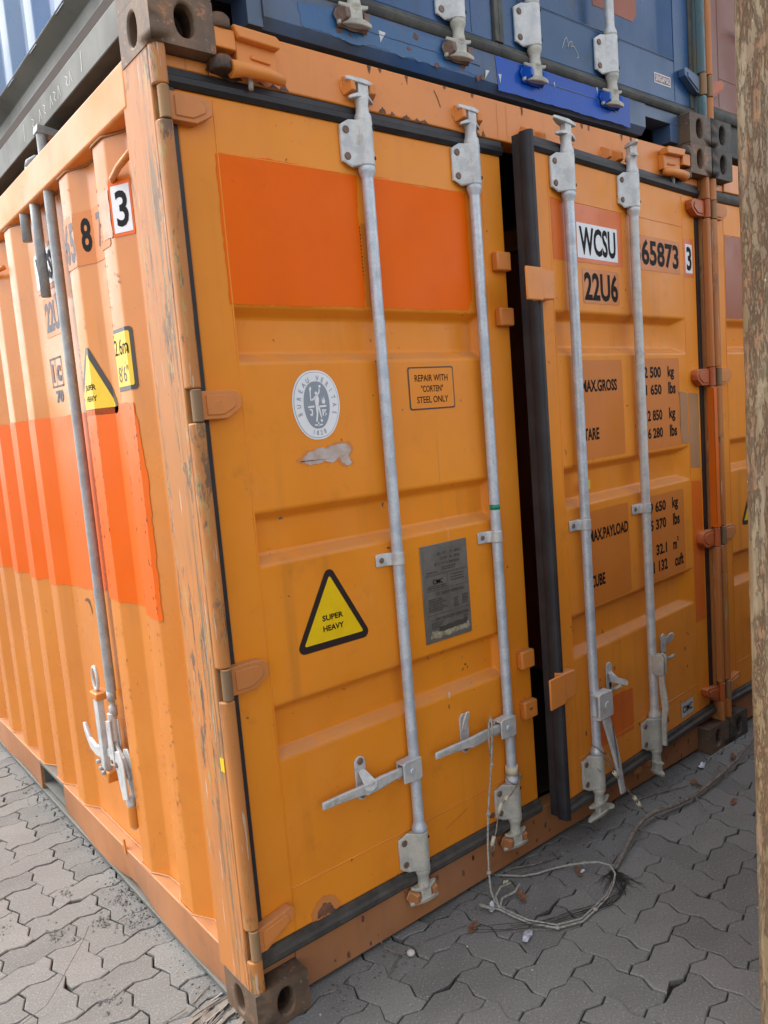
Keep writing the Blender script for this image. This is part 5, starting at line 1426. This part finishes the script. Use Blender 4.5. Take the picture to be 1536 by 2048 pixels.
    def twig(pts, r, label, mat=None, nm='twig'):
        mb = MB(); mb.tube(pts, [r*(1-.5*i/len(pts)) for i in range(len(pts))], 6)
        tag(obj(nm, mb, mat or M['twig']), label, 'twig' if nm == 'twig' else 'grass stem')
    twig([(.473,.11,.03),(.448,.036,.010),(.469,-.016,.004),(.52,-.03,.004),(.565,-.025,.004),(.643,-.044,.004),(.70,-.06,.004)], .0022, 'thin bare twig near the foot of the left door leading to the dry leaf')
    twig([(.469,-.016,.004),(.42,-.04,.004),(.381,-.063,.004)], .0018, 'short side twig lying between the casting and the round pebble')
    twig([(.775,-.16,.004),(.80,-.19,.005),(.84,-.235,.005),(.90,-.28,.004)], .0018, 'reddish twig crossing the foil scrap')
    twig([(1.02,.045,.006),(1.10,.0,.006),(1.16,-.02,.006),(1.20,-.03,.006)], .0030, 'pale straight twig lying under the door gap')
    twig([(1.72,.0,.004),(1.80,-.02,.006),(1.88,-.05,.006),(1.95,-.08,.006)], .0030, 'pale twig behind the branch below the handle')
    twig([(-.213,.668,.10),(-.25,.62,.09),(-.301,.577,.07),(-.35,.545,.04),(-.389,.52,.02),(-.47,.51,.004)], .0016, 'long dry brown grass stem arching over the paving at the left', M['twig'], 'grass_stem')
    mb = MB(); mb.lathe([(.002,0),(.011,.004),(.013,.010),(.009,.016),(.002,.018)], (.492,-.038,0), 12); tag(obj('pebble', mb, M['pebble']), 'round pale pebble between the thin twigs', 'pebble')
    # crushed timber at the foot of the left corner
    root = empty('crushed_timber', (-.03,.19,0), 'splintered pale crushed timber flattened beside the bottom left casting', 'timber')
    rg = random.Random(6)
    def sliver(cx, cy, a, L_, w_, z, th, mat, nm):
        n_ = 9; top = []
        for k in range(n_): top.append((-L_+2*L_*k/(n_-1)+rg.uniform(-.004,.004), -w_*rg.uniform(.35,1)))
        for k in range(n_): top.append((L_-2*L_*k/(n_-1)+rg.uniform(-.004,.004), w_*rg.uniform(.35,1)))
        mb = MB(); mb.prism([(cx+x*math.cos(a)-y*math.sin(a), cy+x*math.sin(a)+y*math.cos(a)) for x, y in top], 'z', z, z+th)
        obj(nm, mb, mat, root, (-.03,.19,0))
    for cx, cy, a, L_, w_ in ((-.035,.175,.35,.085,.018),(-.050,.125,.30,.095,.016),(-.020,.085,.42,.075,.014),(-.085,.19,.20,.05,.012)):
        sliver(cx, cy, a, L_, w_, .001+rg.uniform(0,.002), .0035, M['straw'], 'board')
    for k in range(22):
        sliver(-.040+rg.gauss(0,.035), .14+rg.gauss(0,.045), .33+rg.gauss(0,.16), rg.uniform(.012,.045), rg.uniform(.0012,.0040), rg.uniform(.003,.007), .0018, (M['shred'], M['straw'], M['twig'])[k % 3], 'splinter')

def upright():
    # rusty end post; its unseen rack body is added to shade the right door
    ex = C_POS.x+.8949*1.74-.0042; ey = C_POS.y+.4464*1.74+.0084
    root = empty('post_and_shade_rack', (ex, ey, 0), 'rusty end post in peeling yellow green paint at the right edge, with an added unseen rack body shading the doors', 'flat rack')
    Wd, Lg = 2.438, 6.058
    def world_pts(pts): return pts
    # broad post: the corner seen from the camera, rounded edge towards the doors
    pts = [(.0,-.175)] + [(.0,-.020)] + arc(.020,-.020,.020,180,90,6)[1:] + [(.120,.0),(.120,-.040),(.060,-.060),(.060,-.175)]
    n = len(pts); nz = 110; rg = random.Random(4); vs = []
    for k in range(nz+1):
        z = .118+2.355*k/nz
        for i, (x, y) in enumerate(pts):
            w_ = .0016*math.sin(z*7+y*20)+.0010*math.sin(z*23)
            vs.append((x+(w_ if x < .02 else 0)+rg.gauss(0,.0003), y+(w_ if y > -.02 else 0)+rg.gauss(0,.0003), z))
    mb = MB(); mb.add(vs, [(k*n+i, k*n+(i+1)%n, (k+1)*n+(i+1)%n, (k+1)*n+i) for k in range(nz) for i in range(n)], 0, True)
    mb.add(vs, [list(range(n)), list(range(nz*n, nz*n+n))])
    obj('corner_post', mb, M['upright'], root)
    me = casting_mesh(M['upright'], False)
    for sx in (0, 1):
        for sy in (0, 1):
            for z in (0, 2.473):
                o = obj('corner_casting', me, [], root, bevel=.005, seg=2, angle=60)
                o.location = (Lg*sx, -Wd*sy, z); o.rotation_euler.z = 0
                o.scale = (-1 if sx else 1, 1 if sy else -1, 1)
    for px, py in ((0,-Wd),(Lg-.12,-.12),(Lg-.12,-Wd)):
        mb = MB(); mb.box(px, px+.12, py, py+.12, .1185, 2.4725); obj('corner_post', mb, M['upright'], root, bevel=.01)
    # added rack body out of view: end walls, low deck, half-height sides
    def corr(L0, L1):
        P = []; v = L0
        while v < L1-.28:
            P += [(v,.045),(v+.07,.012),(v+.142,.012),(v+.21,.045)]; v += .278
        return P+[(L1,.045)]
    for x0, sg in ((0, 1), (Lg, -1)):
        mb = MB(); mb.prism([(x0+sg*d_, -u) for u, d_ in corr(.175, Wd-.12)], 'z', .60, 2.386, closed=False); obj('end_panel', mb, M['upright'], root, recalc=False)
        mb = MB(); q = sorted((x0+sg*.002, x0+sg*.06)); mb.box(q[0], q[1], -Wd+.178, -.178, 2.385, 2.50); obj('top_rail', mb, M['upright'], root, bevel=.004)
    mb = MB(); mb.box(.125, Lg-.125, -Wd+.02, -.02, .50, .56); obj('deck', mb, M['floorwood'], root, bevel=.004)
    for y0, y1 in ((-.06,-.002), (-Wd+.002,-Wd+.06)):
        mb = MB(); mb.box(.162, Lg-.162, y0, y1, .04, .60); obj('side_beam', mb, M['upright'], root, bevel=.006)
        mb = MB(); mb.prism([(u, (y0+y1)/2+(.020 if d_ < .03 else -.014)) for u, d_ in corr(.125, Lg-.125)], 'z', .60, 1.42, closed=False); obj('shade_side_panel', mb, M['upright'], root, recalc=False)  # half-height side added to darken the lower part of the right door
    for x0, x1 in ((.002,.06), (Lg-.06,Lg-.002)):
        mb = MB(); mb.box(x0, x1, -Wd+.178, -.178, .04, .60); obj('end_beam', mb, M['upright'], root, bevel=.006)

ground()
main_container()
BL = dict(cast_low=M['cast'], cast_top=M['cast_grey'], post=M['teal_post'], post_right=M['teal_post'], side=M['blue_side'], rail=M['grey_rail'], sill=M['blue_dirty'], hdr=M['blue'],
          door=M['blue'], hinge=M['blue_dirty'], gasket=M['gasket_old'], keeper=(M['bolt'], M['blue_new']), bz=(.168,.300), gz=(.118,.160), sill_open=True, side_detail=True,
          recs=[(.320,1.02),(1.22,1.36),(1.62,2.20)], rods=(.613,1.012,1.365,1.795), extra=blue_extra)
closed_container((0,0,2.5915), 'blue shipping container stacked on the orange one, its scuffed lower doors in view', BL)
C2 = dict(cast_low=M['cast_grey'], cast_top=M['cast_grey'], post=M['post_r'], post_right=M['post_r'], side=M['orange'], sill=M['dirty'], hdr=M['hdr'], door=M['orange'], hinge=M['hinge'],
          gasket=M['gasket_old'], keeper=(M['hinge'], M['hinge']), bz=(.200,.322), extra=c2_extra)
closed_container((2.446,.0,0), 'second orange container close on the right, its door with a dark red patch', C2)
C3 = dict(cast_low=M['cast_grey'], cast_top=M['cast_grey'], post=M['post_r'], post_right=M['maroon'], side=M['maroon'], sill=M['gasket_old'], hdr=M['maroon'], door=M['maroon'], hinge=M['hinge_red'],
          gasket=M['gasket_old'], keeper=(M['bolt'], M['bolt']), bz=(.200,.322))
closed_container((2.443,.0,2.5915), 'red-brown container at the upper right, stacked above the second orange one', C3)
upright()
litter()
